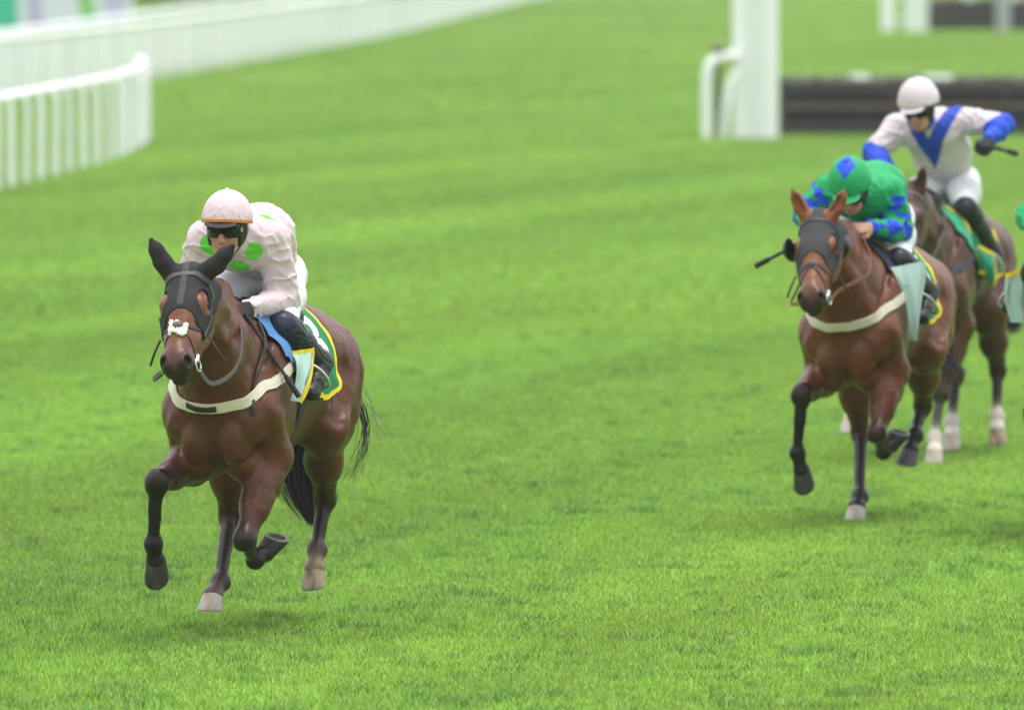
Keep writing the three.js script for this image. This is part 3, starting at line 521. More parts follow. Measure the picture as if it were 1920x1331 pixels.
function numberCloth(n, text) { // green with yellow binding, the number in white and yellow lettering; u runs from the front edge to the back, v over the spine
  return clothMat((x, w, h) => {
    x.fillStyle = '#0d7a49'; x.fillRect(0, 0, w, h); const m = w / 0.67;
    x.fillStyle = '#f3d31b'; const b = 0.024 * m; x.fillRect(0, 0, b, h); x.fillRect(w - b, 0, b, h); x.fillRect(0, 0, w, b); x.fillRect(0, h - b, w, b);
    for (const s of [-1, 1]) { x.save(); x.translate(w / 2, h / 2); x.scale(s < 0 ? 1 : -1, s); // upright when seen from its own side
      x.translate(s < 0 ? 0.13 * m : -0.13 * m, s < 0 ? 0 : 0); x.textAlign = 'center'; x.textBaseline = 'middle';
      x.fillStyle = '#f4f6f4'; x.font = 'bold ' + 0.36 * m + 'px sans-serif'; x.fillText(n, 0, 0.29 * m);
      if (text) { x.fillStyle = '#f0d022'; x.font = 'bold ' + 0.10 * m + 'px sans-serif'; x.fillText(text, s < 0 ? 0.1 * m : -0.1 * m, 0.44 * m); }
      x.restore(); }
  }, 512, 840);
}
const mirrorX = (p) => [-p[0], p[1], p[2]];
function tack(hs, o) {
  const { root, field, H } = hs, q = H.q, s2 = [-1, 1], strapM = o.strapMat ?? leather;
  const br = new THREE.Group(); br.name = 'bridle'; root.add(br);
  const smooth = new Field(field.prims.filter((p) => !p.cut), field.post);
  const B = o.hood ? hs.hoodField ?? field : field;
  mesh('browband', strap(B, [q(0.075, -0.05, 0.1), q(0.055, 0.02, 0.09), q(0.045, 0.07, 0.04), q(0.045, 0.075, 0), q(0.045, 0.07, -0.04), q(0.055, 0.02, -0.09), q(0.075, -0.05, -0.1)], 0.021, 0.005, { n: 36 }), o.browMat ?? greyLeather, br);
  for (const s of s2) {
    mesh('cheek_strap', strap(B, [q(0.06, -0.03, s * 0.1), q(0.16, -0.045, s * 0.1), q(0.28, -0.05, s * 0.09), q(0.38, -0.05, s * 0.075), q(0.455, -0.05, s * 0.065)], 0.019, 0.005, { n: 26 }), strapM, br);
    const r = mesh('bit_ring', new THREE.TorusGeometry(0.029, 0.0045, 8, 26), steel, br); r.position.set(...q(0.475, -0.058, s * 0.069)); r.quaternion.setFromUnitVectors(V(0, 0, 1), V(...nrm3(add3(H.s, H.n, 0.2 * s)))); r.rotateZ(0.4);
    const k = mesh('bit_guard', new THREE.CapsuleGeometry(0.009, 0.03, 4, 8), o.guardMat ?? std({ color: lin(0.7, 0.7, 0.66), roughness: 0.5 }), br); k.position.set(...q(0.45, -0.045, s * 0.066)); k.quaternion.setFromUnitVectors(V(0, 1, 0), V(...H.t));
    // loose strap end on the cheek
    mesh('strap_end', tube([q(0.30, -0.06, s * 0.096), q(0.34, -0.09, s * 0.12), q(0.36, -0.14, s * 0.145)], 0.0055, 14, 6), strapM, br);
  }
  if (o.cross) {
    for (const s of s2) {
      mesh('noseband', strap(field, [q(0.27, -0.06, s * 0.09), q(0.31, -0.01, s * 0.08), q(0.345, 0.04, s * 0.03), q(0.352, 0.05, 0)], 0.016, 0.004, { n: 20 }), strapM, br);
      mesh('noseband', strap(field, [q(0.36, 0.05, 0), q(0.385, 0.035, s * 0.035), q(0.43, -0.02, s * 0.062), q(0.47, -0.085, s * 0.05)], 0.013, 0.004, { n: 20 }), strapM, br);
    }
    const g = []; for (let i = 0; i < 620; i++) { const u = rr(-0.052, 0.052), v = rr(-0.032, 0.034) + 0.012 * Math.sin(u * 60); if (Math.hypot(u / 0.024, (v + 0.006) / 0.017) < 1) continue; if (v < -0.014 && Math.abs(u) > 0.016 && Math.abs(u) < 0.03) continue; const p = field.snap(q(0.362 + v, 0.06, u / H.k), 0.003 + rr(0, 0.011)), s = rr(0.0035, 0.0065); g.push(new THREE.IcosahedronGeometry(s, 0).translate(...p)); }
    mesh('sheepskin_pad', merge(g), std({ color: lin(0.78, 0.76, 0.7), roughness: 1 }), br);
    const k = mesh('leather_rosette', new THREE.SphereGeometry(0.022, 14, 10), greyLeather, br); k.scale.set(1.1, 0.8, 0.5); k.position.set(...field.snap(q(0.352, 0.06, 0), 0.012)); k.quaternion.setFromUnitVectors(V(0, 0, 1), V(...H.n));
  } else {
    mesh('noseband', strap(field, [q(0.36, -0.11, 0.05), q(0.35, -0.03, 0.08), q(0.34, 0.04, 0.04), q(0.335, 0.06, 0), q(0.34, 0.04, -0.04), q(0.35, -0.03, -0.08), q(0.36, -0.11, -0.05)], 0.022, 0.005, { n: 34 }), strapM, br);
    for (const s of s2) mesh('noseband', strap(field, [q(0.345, 0.05, 0), q(0.39, 0.03, s * 0.035), q(0.44, -0.03, s * 0.06), q(0.48, -0.085, s * 0.045)], 0.013, 0.004, { n: 20 }), strapM, br);
    mesh('leather_rosette', new THREE.SphereGeometry(0.02, 12, 8), greyLeather, br).position.set(...field.snap(q(0.34, 0.06, 0), 0.004));
  }
  // reins: from each ring round the neck to the hands
  for (const s of s2) { const R = o.reins[s < 0 ? 0 : 1]; mesh('rein', rein([q(0.485, -0.07, s * 0.07), ...R], 0.02, 0.004), o.reinMat ?? greyLeather, br); }
  if (o.neckLoop) mesh('rein_loop', rein(o.neckLoop, 0.018, 0.004), o.reinMat ?? greyLeather, br);
  // breast girth
  const bg = mesh('breast_girth', strap(smooth, [[0.27, 1.26, 0.12], [0.25, 1.215, 0.36], [0.19, 1.13, 0.55], [0.1, 1.075, 0.70], [0, 1.06, 0.75], [-0.1, 1.075, 0.70], [-0.19, 1.13, 0.55], [-0.25, 1.215, 0.36], [-0.27, 1.26, 0.12]].map(([x, y, z]) => [x, y + (o.bandY ?? 0), z]), 0.047, 0.006, { n: 90, off: 0.006 }), o.bandMat ?? bandCream, root);
  if (o.badge) mesh('badge', strap(smooth, [[-0.085, 1.073, 0.73], [-0.02, 1.062, 0.74], [0.03, 1.064, 0.74]], 0.026, 0.009, { n: 14, off: 0.008 }), leather, bg);
  for (const s of s2) mesh('buckle', strap(field, [[s * 0.245, 1.212, 0.34], [s * 0.258, 1.23, 0.28]], 0.053, 0.01, { n: 6, off: 0.006 }), leather, bg);
  // girth, saddle
  for (const s of s2) mesh('girth', strap(field, [[s * 0.27, 1.2, 0.06], [s * 0.275, 1.05, 0.10], [s * 0.22, 0.86, 0.13], [s * 0.09, 0.75, 0.15], [0, 0.74, 0.15]], 0.07, 0.007, { n: 40 }), o.girthMat ?? std({ color: lin(0.02, 0.021, 0.024), roughness: 0.7 }), root);
  const sd = new Field([el([0, 1.455, -0.05], [0.12, 0.035, 0.21], 0.04), el([0, 1.48, -0.24], [0.11, 0.04, 0.06], 0.04), rc([0, 1.47, 0.16], [0, 1.49, 0.2], 0.045, 0.03, 0.04), ...s2.flatMap((s) => [el([s * 0.15, 1.34, 0.08], [0.05, 0.14, 0.15], 0.04, null, [[0.86, -0.5 * s, 0].map((v, i) => (i === 0 ? v : v)), [0.5 * s, 0.86, 0], [0, 0, 1]])])]);
  mesh('saddle', surface(sd, 0.012), std({ color: lin(0.018, 0.018, 0.019), roughness: 0.45, vertexColors: false }), root);
  const cl = mesh('saddle_cloth', drape(field, { a0: o.cloth?.[0] ?? 0.27, a1: o.cloth?.[1] ?? -0.40, reach: 0.56, edge: (f) => 0.93 + 0.1 * Math.sin(f * 3), off: 0.016, wave: 0.007 }), o.clothMat, root);
  if (o.padMat) mesh('saddle_pad', drape(field, { a0: 0.425, a1: 0.16, reach: 0.45, off: 0.01, wave: 0.003, nA: 14, edge: (f) => 0.86 + 0.2 * f }), o.padMat, root);
  return br;
}
function rein(pts, w, t) { // free flat band that keeps its face sideways
  const cv = new THREE.CatmullRomCurve3(pts.map((p) => V(...p)), false, 'centripetal'), n = 44, rows = [];
  for (let i = 0; i <= n; i++) { const p = cv.getPointAt(i / n).toArray(), T = cv.getTangentAt(i / n).toArray(), side = nrm3(crs(T, Math.abs(T[1]) > 0.9 ? [0, 0, 1] : [0, 1, 0])), up = crs(side, T); const c = (a, b) => add3(add3(p, up, a * w / 2), side, b * t / 2); rows.push([c(-1, -1), c(1, -1), c(1, 1), c(-1, 1)]); }
  return skin(rows);
}
function earHood(hs, h, o = {}) { // stretch hood over the forehead and, where worn, the ears
  const { field, H } = hs, prims = field.prims.filter((p) => !p.cut && !p.ear && p.hi[2] > h.poll[2] - 0.25).concat(o.ears ? h.ears.flatMap((e) => earPrims(e, 0.002, [0, 0, 0])) : []);
  const box = (x, y, z) => { const [T, Nn, S] = H.inv(x, y, z), edge = (o.edge ?? 0.275) + 7 * S * S - 0.02 * sst(0.0, 0.05, Nn), eye = Math.hypot((T - 0.172) / 1.5, (Nn - 0.018) / 1.1, (Math.abs(S) - 0.086) / 1.0) - (o.hole ?? 0.044); return Math.max(T - edge, -0.075 - T - (o.back ?? 0), -0.11 - Nn + 0.35 * Math.max(0, T - 0.2), -eye); };
  const earD = new Field(o.ears ? h.ears.flatMap((e) => earPrims(e, 0.002, [0, 0, 0])) : [el([0, -9, 0], [0.1, 0.1, 0.1])]);
  const f = new Field(prims, (x, y, z, d) => Math.max(d - 0.0065, Math.min(box(x, y, z), earD.at(x, y, z) - 0.004)));
  const P = h.poll, g = surface(f, 0.006, { lo: [P[0] - 0.3, P[1] - 0.5, P[2] - 0.25], hi: [P[0] + 0.35, P[1] + 0.35, P[2] + 0.5], color: (p) => { const v = 1 + 0.35 * N(p[0] * 120, p[1] * 120, p[2] * 120); const [T, , S] = H.inv(...p); return T > -0.02 ? o.mesh.map((x) => x * v) : o.col.map((x) => x * v); } });
  hs.hoodField = f; const m = mesh(o.ears ? 'ear_hood' : 'hood', g, hoodMat, hs.root);
  return m;
}

function flap(root, name, pts, mat, edgeMat, bow = 0.02) { // a loose corner of cloth: pts = corners of rows [left, right], bowed outwards, with a bound right edge
  const cl = new THREE.CatmullRomCurve3(pts.map((p) => V(...p[0]))), cr = new THREE.CatmullRomCurve3(pts.map((p) => V(...p[1]))), rows = [], n = 24, m = 14, edge = [];
  for (let j = 0; j <= n; j++) { const a = cl.getPoint(j / n).toArray(), b = cr.getPoint(j / n).toArray(), r = []; for (let i = 0; i <= m; i++) { const f = i / m, p = mix(a, b, f), w = bow * Math.sin(f * 3.14) + (0.014 * Math.sin(f * 11 + j * 0.16) + 0.008 * Math.sin(f * 23 - j * 0.1)) * (0.35 + 0.65 * j / n); r.push([p[0] + w, p[1], p[2] + w * 0.6]); } rows.push(r); edge.push(r[m]); }
  const g = mesh(name, sheet(rows), mat, root);
  if (edgeMat) { mesh('binding', rein(edge.filter((e, i) => i % 4 === 0), 0.024, 0.005), edgeMat, g); mesh('binding', rein(rows[0].filter((e, i) => i % 2 === 0), 0.024, 0.005), edgeMat, g); }
  return g;
}
const yellowMat = plainCloth(0.78, 0.58, 0.02), mintMat = plainCloth(0.36, 0.52, 0.46);
function stirrups(hs, J) {
  for (const k of ['L', 'R']) {
    const g = new THREE.Group(); g.name = 'stirrup'; hs.root.add(g); const s = k === 'L' ? 1 : -1, A = J['an' + k], T = J['to' + k], fd = nrm3(sub3(T, A)), c = add3(mix(A, T, 0.62), fd, 0.0), up = nrm3(sub3(J['kn' + k], A)), w = nrm3(crs(up, fd)), vv = nrm3(crs(fd, w)), pts = [];
    for (let i = 0; i < 20; i++) { const a = i / 20 * 6.2832, x = Math.cos(a) * 0.062, y = Math.sin(a); pts.push(add3(add3(c, w, x), vv, y > 0 ? y * 0.105 : -0.055 * Math.min(1, -y * 1.6))); }
    mesh('stirrup_iron', tube(pts, 0.0075, 60, 8, true), steel, g);
    mesh('stirrup_leather', rein([add3(c, vv, 0.105), mix(add3(c, vv, 0.105), [s * 0.2, 1.4, 0.1], 0.5), [s * 0.2, 1.4, 0.1]], 0.02, 0.004), leather, g);
  }
}
const foreleg = (E, K, F, C, T, o = {}) => ({ E, K, F, C, T, front: o.front ?? [0, 0, 1], cback: o.cback ?? [0, 0, -1], hoofFront: o.hoofFront ?? [0, 0, 1], ...o });
const hindleg = (S, H, F, C, T, o = {}) => ({ S, H, F, C, T, cback: o.cback ?? [0, 0.3, -0.95], hoofFront: o.hoofFront ?? [0, 0, 1], ...o });
const YAW = -15 * Math.PI / 180;
const tanHoof = [[0.42, 0.30, 0.19], [0.05, 0.045, 0.04]], paleHoof = [[0.50, 0.47, 0.44], [0.42, 0.24, 0.10]];
const H1 = { label: 'dark bay racehorse in a black ear hood, in front on its own', pos: [-1.141, 0, -44.4], turn: YAW, cell: 0.0075,
  coat: bay([0.088, 0.029, 0.0135], [0.0105, 0.009, 0.010], { face: [0.155, 0.056, 0.025], muzzle: [0.0125, 0.0105, 0.011] }),
  poll: [0.0, 1.625, 1.035], muzzle: [0.055, 1.30, 1.405], hoodEars: true,
  ears: [[[0.082, 1.66, 1.07], [0.22, 1.778, 1.11], [0.2, -0.2, 1]], [[-0.076, 1.66, 1.07], [-0.148, 1.80, 1.12], [-0.1, -0.2, 1]]],
  legs: {
    FR: foreleg([-0.178, 0.785, 0.42], [-0.212, 0.728, 0.83], [-0.257, 0.45, 0.745], [-0.258, 0.372, 0.70], [-0.262, 0.285, 0.675], { front: [0, 0.5, 0.86], cback: [0, -0.25, -0.95], hoofFront: [0, -0.2, 1], dk: 0.75, pc: [0.016, 0.014, 0.014], hoofCol: [[0.02, 0.019, 0.016], [0.075, 0.068, 0.055]] }),
    FL: foreleg([0.182, 0.82, 0.40], [0.142, 0.472, 0.665], [0.114, 0.362, 0.42], [0.145, 0.39, 0.365], [0.19, 0.455, 0.33], { front: [0, 0, 1], cback: [0, 0.85, -0.5], hoofFront: [0, -0.8, -0.6], dk: 0.5 }),
    HR: hindleg([-0.205, 0.87, -0.22], [-0.252, 0.50, -0.42], [-0.214, 0.225, -0.14], [-0.226, 0.172, -0.075], [-0.229, 0.105, -0.02], { cback: [0, -0.6, -0.8], hoofFront: [0, 0.75, 0.66], cc: [0.022, 0.016, 0.015], pc: [0.10, 0.075, 0.06], hoofCol: paleHoof }),
    HL: hindleg([0.19, 0.92, -0.42], [0.108, 0.565, -0.72], [0.105, 0.345, -0.60], [0.109, 0.262, -0.55], [0.114, 0.165, -0.505], { cback: [0, -0.2, -0.98], hoofFront: [0, 0.3, 1], pc: [0.2, 0.15, 0.11], hoofCol: tanHoof }),
  },
  tail: { n: 2600, path: [[0, 1.30, -0.98], [-0.03, 1.22, -1.10], [-0.09, 0.98, -1.14], [-0.12, 0.78, -1.08], [-0.085, 0.60, -1.0], [-0.01, 0.45, -0.94]], spread: [0.02, 0.04, 0.065, 0.075, 0.06, 0.03],
    wisps: [[[[0, 1.28, -1.0], [0.09, 1.1, -1.14], [0.18, 0.92, -1.12], [0.19, 0.78, -1.06], [0.14, 0.62, -1.0]], 30, 0.07], [[[0, 1.28, -1.0], [0.1, 1.12, -1.14], [0.2, 1.0, -1.12], [0.25, 0.9, -1.06], [0.29, 0.85, -1.0]], 5, 0.07]] },
};
const h1 = buildHorse(H1);

const white = [0.62, 0.58, 0.54];
const H2 = { label: 'red bay racehorse in a grey visor hood with brown ears showing', pos: [1.902, 0, -52.3], turn: YAW, cell: 0.0085,
  coat: bay([0.125, 0.042, 0.017], [0.0125, 0.0105, 0.0115], { face: [0.2, 0.07, 0.028], muzzle: [0.016, 0.014, 0.015] }),
  poll: [-0.048, 1.61, 1.04], muzzle: [-0.005, 1.25, 1.40],
  ears: [[[0.025, 1.655, 1.06], [0.10, 1.785, 1.10], [-0.15, -0.2, 1]], [[-0.115, 1.655, 1.06], [-0.178, 1.788, 1.10], [0.1, -0.2, 1]]],
  legs: {
    FR: foreleg([-0.178, 0.78, 0.42], [-0.19, 0.715, 0.83], [-0.232, 0.41, 0.75], [-0.218, 0.315, 0.71], [-0.207, 0.215, 0.685], { front: [0, 0.5, 0.86], cback: [0, -0.25, -0.95], hoofFront: [0, -0.1, 1], dk: 0.6, hoofCol: [[0.03, 0.028, 0.026], [0.06, 0.05, 0.045]] }),
    FL: foreleg([0.185, 0.82, 0.40], [0.172, 0.515, 0.66], [0.15, 0.40, 0.42], [0.178, 0.43, 0.37], [0.215, 0.49, 0.335], { cback: [0, 0.85, -0.5], hoofFront: [0, -0.8, -0.6], dk: 0.45 }),
    HR: hindleg([-0.17, 0.85, -0.22], [-0.165, 0.45, -0.42], [-0.10, 0.135, -0.12], [-0.10, 0.085, -0.06], [-0.10, 0.02, -0.01], { cback: [0, -0.6, -0.8], hoofFront: [0, 0.75, 0.66], dk: 0.25, hoofCol: paleHoof }),
    HL: hindleg([0.19, 0.91, -0.42], [0.105, 0.585, -0.72], [0.095, 0.435, -0.58], [0.083, 0.362, -0.53], [0.07, 0.285, -0.485], { cback: [0, -0.2, -0.98], hoofFront: [0, 0.3, 1], hoofCol: [[0.05, 0.048, 0.046], [0.1, 0.09, 0.08]] }),
  },
  tail: { n: 300, path: [[0, 1.30, -0.98], [0.0, 1.2, -1.12], [0.03, 0.98, -1.2], [0.1, 0.84, -1.22], [0.2, 0.72, -1.2]], spread: [0.02, 0.035, 0.05, 0.05, 0.07] } };
const H3 = { label: 'dark brown racehorse with white lower legs, mostly hidden behind the red bay', pos: [2.52, 0, -58.2], turn: YAW, cell: 0.0105, mane: 160, maneSide: 1,
  coat: bay([0.07, 0.03, 0.0155], [0.014, 0.0115, 0.0115], { face: [0.05, 0.022, 0.013] }),
  poll: [0.03, 1.58, 1.0], muzzle: [0.05, 1.20, 1.33],
  ears: [[[0.09, 1.62, 1.02], [0.125, 1.745, 1.06], [0.2, -0.2, 1]], [[-0.03, 1.62, 1.02], [-0.07, 1.745, 1.06], [-0.2, -0.2, 1]]],
  legs: {
    FR: foreleg([-0.175, 0.80, 0.42], [-0.24, 0.60, 0.80], [-0.30, 0.37, 0.95], [-0.312, 0.30, 0.985], [-0.32, 0.22, 1.02], { front: [0, 0.4, 0.9], dk: 0.6, fc: white, pc: white, hoofCol: paleHoof }),
    FL: foreleg([0.178, 0.80, 0.38], [0.105, 0.42, 0.50], [0.09, 0.165, 0.60], [0.098, 0.095, 0.635], [0.1, 0.02, 0.67], { dk: 0.5, cc: [0.06, 0.05, 0.05], fc: white, pc: white, hoofCol: paleHoof }),
    HR: hindleg([-0.14, 0.85, -0.28], [-0.03, 0.47, -0.50], [-0.01, 0.205, -0.32], [-0.003, 0.14, -0.29], [0.0, 0.065, -0.26], { cback: [0, -0.4, -0.9], fc: white, pc: white, hoofCol: paleHoof }),
    HL: hindleg([0.2, 0.86, -0.35], [0.2, 0.50, -0.62], [0.22, 0.235, -0.50], [0.228, 0.17, -0.475], [0.236, 0.095, -0.455], { cback: [0, -0.3, -0.95], fc: white, pc: white, hoofCol: tanHoof }),
  },
  tail: { n: 600, path: [[0, 1.30, -0.98], [0.03, 1.2, -1.12], [0.1, 1.0, -1.18], [0.16, 0.85, -1.18], [0.18, 0.7, -1.14]], spread: [0.02, 0.035, 0.05, 0.06, 0.05] } };
const YAW4 = -5 * Math.PI / 180;
const H4 = { label: 'dark racehorse cut off by the right edge of the picture', pos: [2.96, 0, -51.0], turn: YAW4, cell: 0.015, coat: bay([0.05, 0.022, 0.013], [0.0125, 0.0105, 0.0115]),
  poll: [0.0, 1.61, 1.04], muzzle: [0.03, 1.27, 1.40], ears: H3.ears, mane: 60, maneSide: 1,
  legs: { ...H2.legs, FR: foreleg([-0.178, 0.78, 0.42], [-0.25, 0.70, 0.83], [-0.26, 0.41, 0.76], [-0.255, 0.325, 0.72], [-0.25, 0.24, 0.70], { front: [0, 0.5, 0.86], cback: [0, -0.25, -0.95], hoofFront: [0, -0.1, 1], dk: 0.6 }) }, tail: H2.tail };
const h2 = buildHorse(H2), h3 = buildHorse(H3), h4 = buildHorse(H4);
{
  const q = h1.H.q, hood = earHood(h1, H1, { ears: true, col: [0.011, 0.011, 0.012], mesh: [0.016, 0.013, 0.013] });
  mesh('center_strip', strap(h1.hoodField, [q(-0.05, 0.06, 0), q(0.0, 0.07, 0), q(0.1, 0.07, 0), q(0.2, 0.06, 0), q(0.262, 0.055, 0)], 0.03, 0.003, { n: 24 }), std({ color: lin(0.045, 0.045, 0.05), roughness: 0.8 }), hood);
  tack(h1, { hood: true, cross: true, badge: true, clothMat: numberCloth('3', ''), padMat: plainCloth(0.07, 0.2, 0.45),
    reins: [[[-0.10, 1.2, 1.25], [-0.13, 1.22, 1.0], [-0.12, 1.36, 0.7], [-0.06, 1.46, 0.52]], [[0.16, 1.19, 1.27], [0.19, 1.22, 1.02], [0.185, 1.3, 0.86], [0.14, 1.40, 0.72], [0.075, 1.455, 0.56]]] });
  mesh('neck_strap', strap(h1.field, [[0.12, 1.40, 0.44], [0.16, 1.30, 0.53], [0.175, 1.19, 0.6], [0.178, 1.10, 0.665], [0.185, 1.02, 0.68]], 0.016, 0.006, { n: 30, off: 0.008 }), leather, h1.root);
  flap(h1.root, 'cloth_corner', [[[0.262, 1.275, 0.335], [0.335, 1.285, 0.22]], [[0.285, 1.235, 0.36], [0.338, 1.215, 0.26]], [[0.292, 1.15, 0.385], [0.33, 1.14, 0.34]], [[0.29, 1.07, 0.42], [0.30, 1.065, 0.40]]], mintMat, yellowMat, 0.012);
}
{
  const q = h2.H.q; earHood(h2, H2, { ears: false, edge: 0.285, hole: 0.04, col: [0.03, 0.03, 0.034], mesh: [0.038, 0.036, 0.04] });
  for (const s of [-1, 1]) { // blinker cups
    const c = q(0.165, -0.01, s * 0.112), ax = nrm3(add3(h2.H.s.map((v) => v * s), h2.H.n, 0.35)), g = new THREE.SphereGeometry(0.066, 20, 10, 0, 6.2832, 0, 1.35).scale(1, 0.75, 1.15); const m = mesh('blinker_cup', g, phys({ color: lin(0.008, 0.008, 0.009), roughness: 0.3, side: THREE.DoubleSide }), h2.root); m.position.set(...c); m.quaternion.setFromUnitVectors(V(0, 1, 0), V(...nrm3(add3(ax, h2.H.n, -0.55))));
  }
  const br = tack(h2, { hood: true, clothMat: numberCloth('5', '\u2019S'), padMat: plainCloth(0.012, 0.02, 0.05), browMat: std({ color: lin(0.03, 0.03, 0.033), roughness: 0.6 }), bandY: 0.02, girthMat: std({ color: lin(0.02, 0.03, 0.05), roughness: 0.7 }), reinMat: std({ color: lin(0.22, 0.075, 0.035), roughness: 0.6 }),
    reins: [[[-0.16, 1.2, 1.2], [-0.2, 1.24, 0.95], [-0.18, 1.38, 0.7], [-0.12, 1.5, 0.56]], [[0.09, 1.27, 1.2], [0.15, 1.32, 0.98], [0.17, 1.35, 0.85], [0.15, 1.43, 0.72], [0.075, 1.53, 0.60]]] });
  flap(h2.root, 'cloth_corner', [[[0.19, 1.365, 0.43], [0.335, 1.40, 0.22]], [[0.22, 1.31, 0.44], [0.34, 1.30, 0.24]], [[0.26, 1.2, 0.42], [0.325, 1.19, 0.30]], [[0.285, 1.08, 0.41], [0.31, 1.06, 0.36]], [[0.295, 0.985, 0.40], [0.30, 0.98, 0.39]]], mintMat, null, 0.02);
}
{
  tack(h3, { clothMat: numberCloth('7', '\u2019S'), padMat: plainCloth(0.03, 0.3, 0.16), bandMat: std({ color: lin(0.03, 0.032, 0.04), roughness: 0.7 }), reins: [[[-0.13, 1.18, 1.1], [-0.17, 1.3, 0.8], [-0.15, 1.55, 0.6]], [[0.15, 1.18, 1.1], [0.17, 1.32, 0.8], [0.1, 1.55, 0.5], [-0.1, 1.62, 0.5]]], neckLoop: [[0.05, 1.60, 0.78], [0.13, 1.50, 0.75], [0.17, 1.36, 0.72], [0.1, 1.22, 0.82]] });
  flap(h3.root, 'cloth_corner', [[[0.285, 1.26, 0.32], [0.34, 1.20, 0.12]], [[0.31, 1.18, 0.3], [0.345, 1.13, 0.14]], [[0.32, 1.06, 0.2], [0.33, 1.03, 0.16]]], plainCloth(0.02, 0.27, 0.15), yellowMat, 0.012);
  tack(h4, { clothMat: numberCloth('2', '\u2019S'), reins: [[[-0.13, 1.2, 1.2], [-0.17, 1.25, 0.95], [-0.12, 1.5, 0.56]], [[0.13, 1.2, 1.2], [0.17, 1.25, 0.95], [0.12, 1.5, 0.56]]] });
  flap(h4.root, 'cloth_corner', [[[-0.42, 1.36, 0.2], [-0.30, 1.40, 0.2]], [[-0.43, 1.25, 0.2], [-0.30, 1.28, 0.2]], [[-0.38, 1.12, 0.2], [-0.30, 1.12, 0.2]]], mintMat, yellowMat, 0.01);
}

// ------------------------------------------------------------------ jockeys
const silkMat = phys({ vertexColors: true, roughness: 0.55, specularIntensity: 0.5, sheen: 0.15, sheenRoughness: 0.5, sheenColor: lin(1, 1, 1) });
const breechMat = std({ vertexColors: true, roughness: 0.75 });
const bootMat = phys({ vertexColors: true, roughness: 0.38, specularIntensity: 0.7 });
const skinMat = phys({ vertexColors: true, roughness: 0.55, specularIntensity: 0.6 });
const gloveMat = std({ color: lin(0.012, 0.012, 0.013), roughness: 0.8 });
const gogMat = phys({ color: lin(0.006, 0.006, 0.007), roughness: 0.22, specularIntensity: 0.6 });
const blackMat = std({ color: lin(0.011, 0.011, 0.012), roughness: 0.6 });
const SKIN = [0.50, 0.27, 0.19], RED = [0.42, 0.16, 0.12];
function handPrims(w, d, n, g, k = 0.008, col = SKIN) { // wrist, pointing direction, back of hand, thumb side sign: a closed hand round the rein
  d = nrm3(d); n = nrm3(add3(n, d, -dot3(n, d))); const a = crs(n, d).map((v) => v * g), P = [], at = (u, v, x) => add3(add3(add3(w, d, u), a, v), n, x);
  P.push(rc(at(-0.022, 0, 0), at(0.012, 0, 0), 0.024, 0.025, 0.02, col), el(at(0.048, 0.0, 0), [0.048, 0.040, 0.019], 0.018, col, [d, a, n]), el(at(0.03, 0.018, -0.012), [0.034, 0.022, 0.018], 0.015, col, [d, a, n]));
  [[0.031, 0.088, 1], [0.0105, 0.094, 1.06], [-0.0105, 0.09, 1], [-0.031, 0.082, 0.82]].forEach(([v, u, s], i) => {
    const A = at(u, v, 0.004), B = add3(add3(A, d, 0.016 * s), n, -0.038 * s), C = add3(add3(B, d, -0.024 * s), n, -0.012 * s), D = add3(add3(C, d, -0.016 * s), n, 0.013 * s);
    P.push(rc(at(0.045, v * 0.85, 0.0), A, 0.0105, 0.0105, 0.008, col), rc(A, B, 0.0105, 0.0092, 0.004, col), rc(B, C, 0.0092, 0.0085, 0.004, col), rc(C, D, 0.0085, 0.0075, 0.003, col));
  });
  P.push(rc(at(0.012, 0.026, -0.01), at(0.045, 0.048, -0.018), 0.0145, 0.0115, 0.01, col), rc(at(0.045, 0.048, -0.018), at(0.078, 0.04, -0.03), 0.0112, 0.0095, 0.005, col), rc(at(0.078, 0.04, -0.03), at(0.092, 0.02, -0.042), 0.0095, 0.008, 0.004, col));
  return P;
}
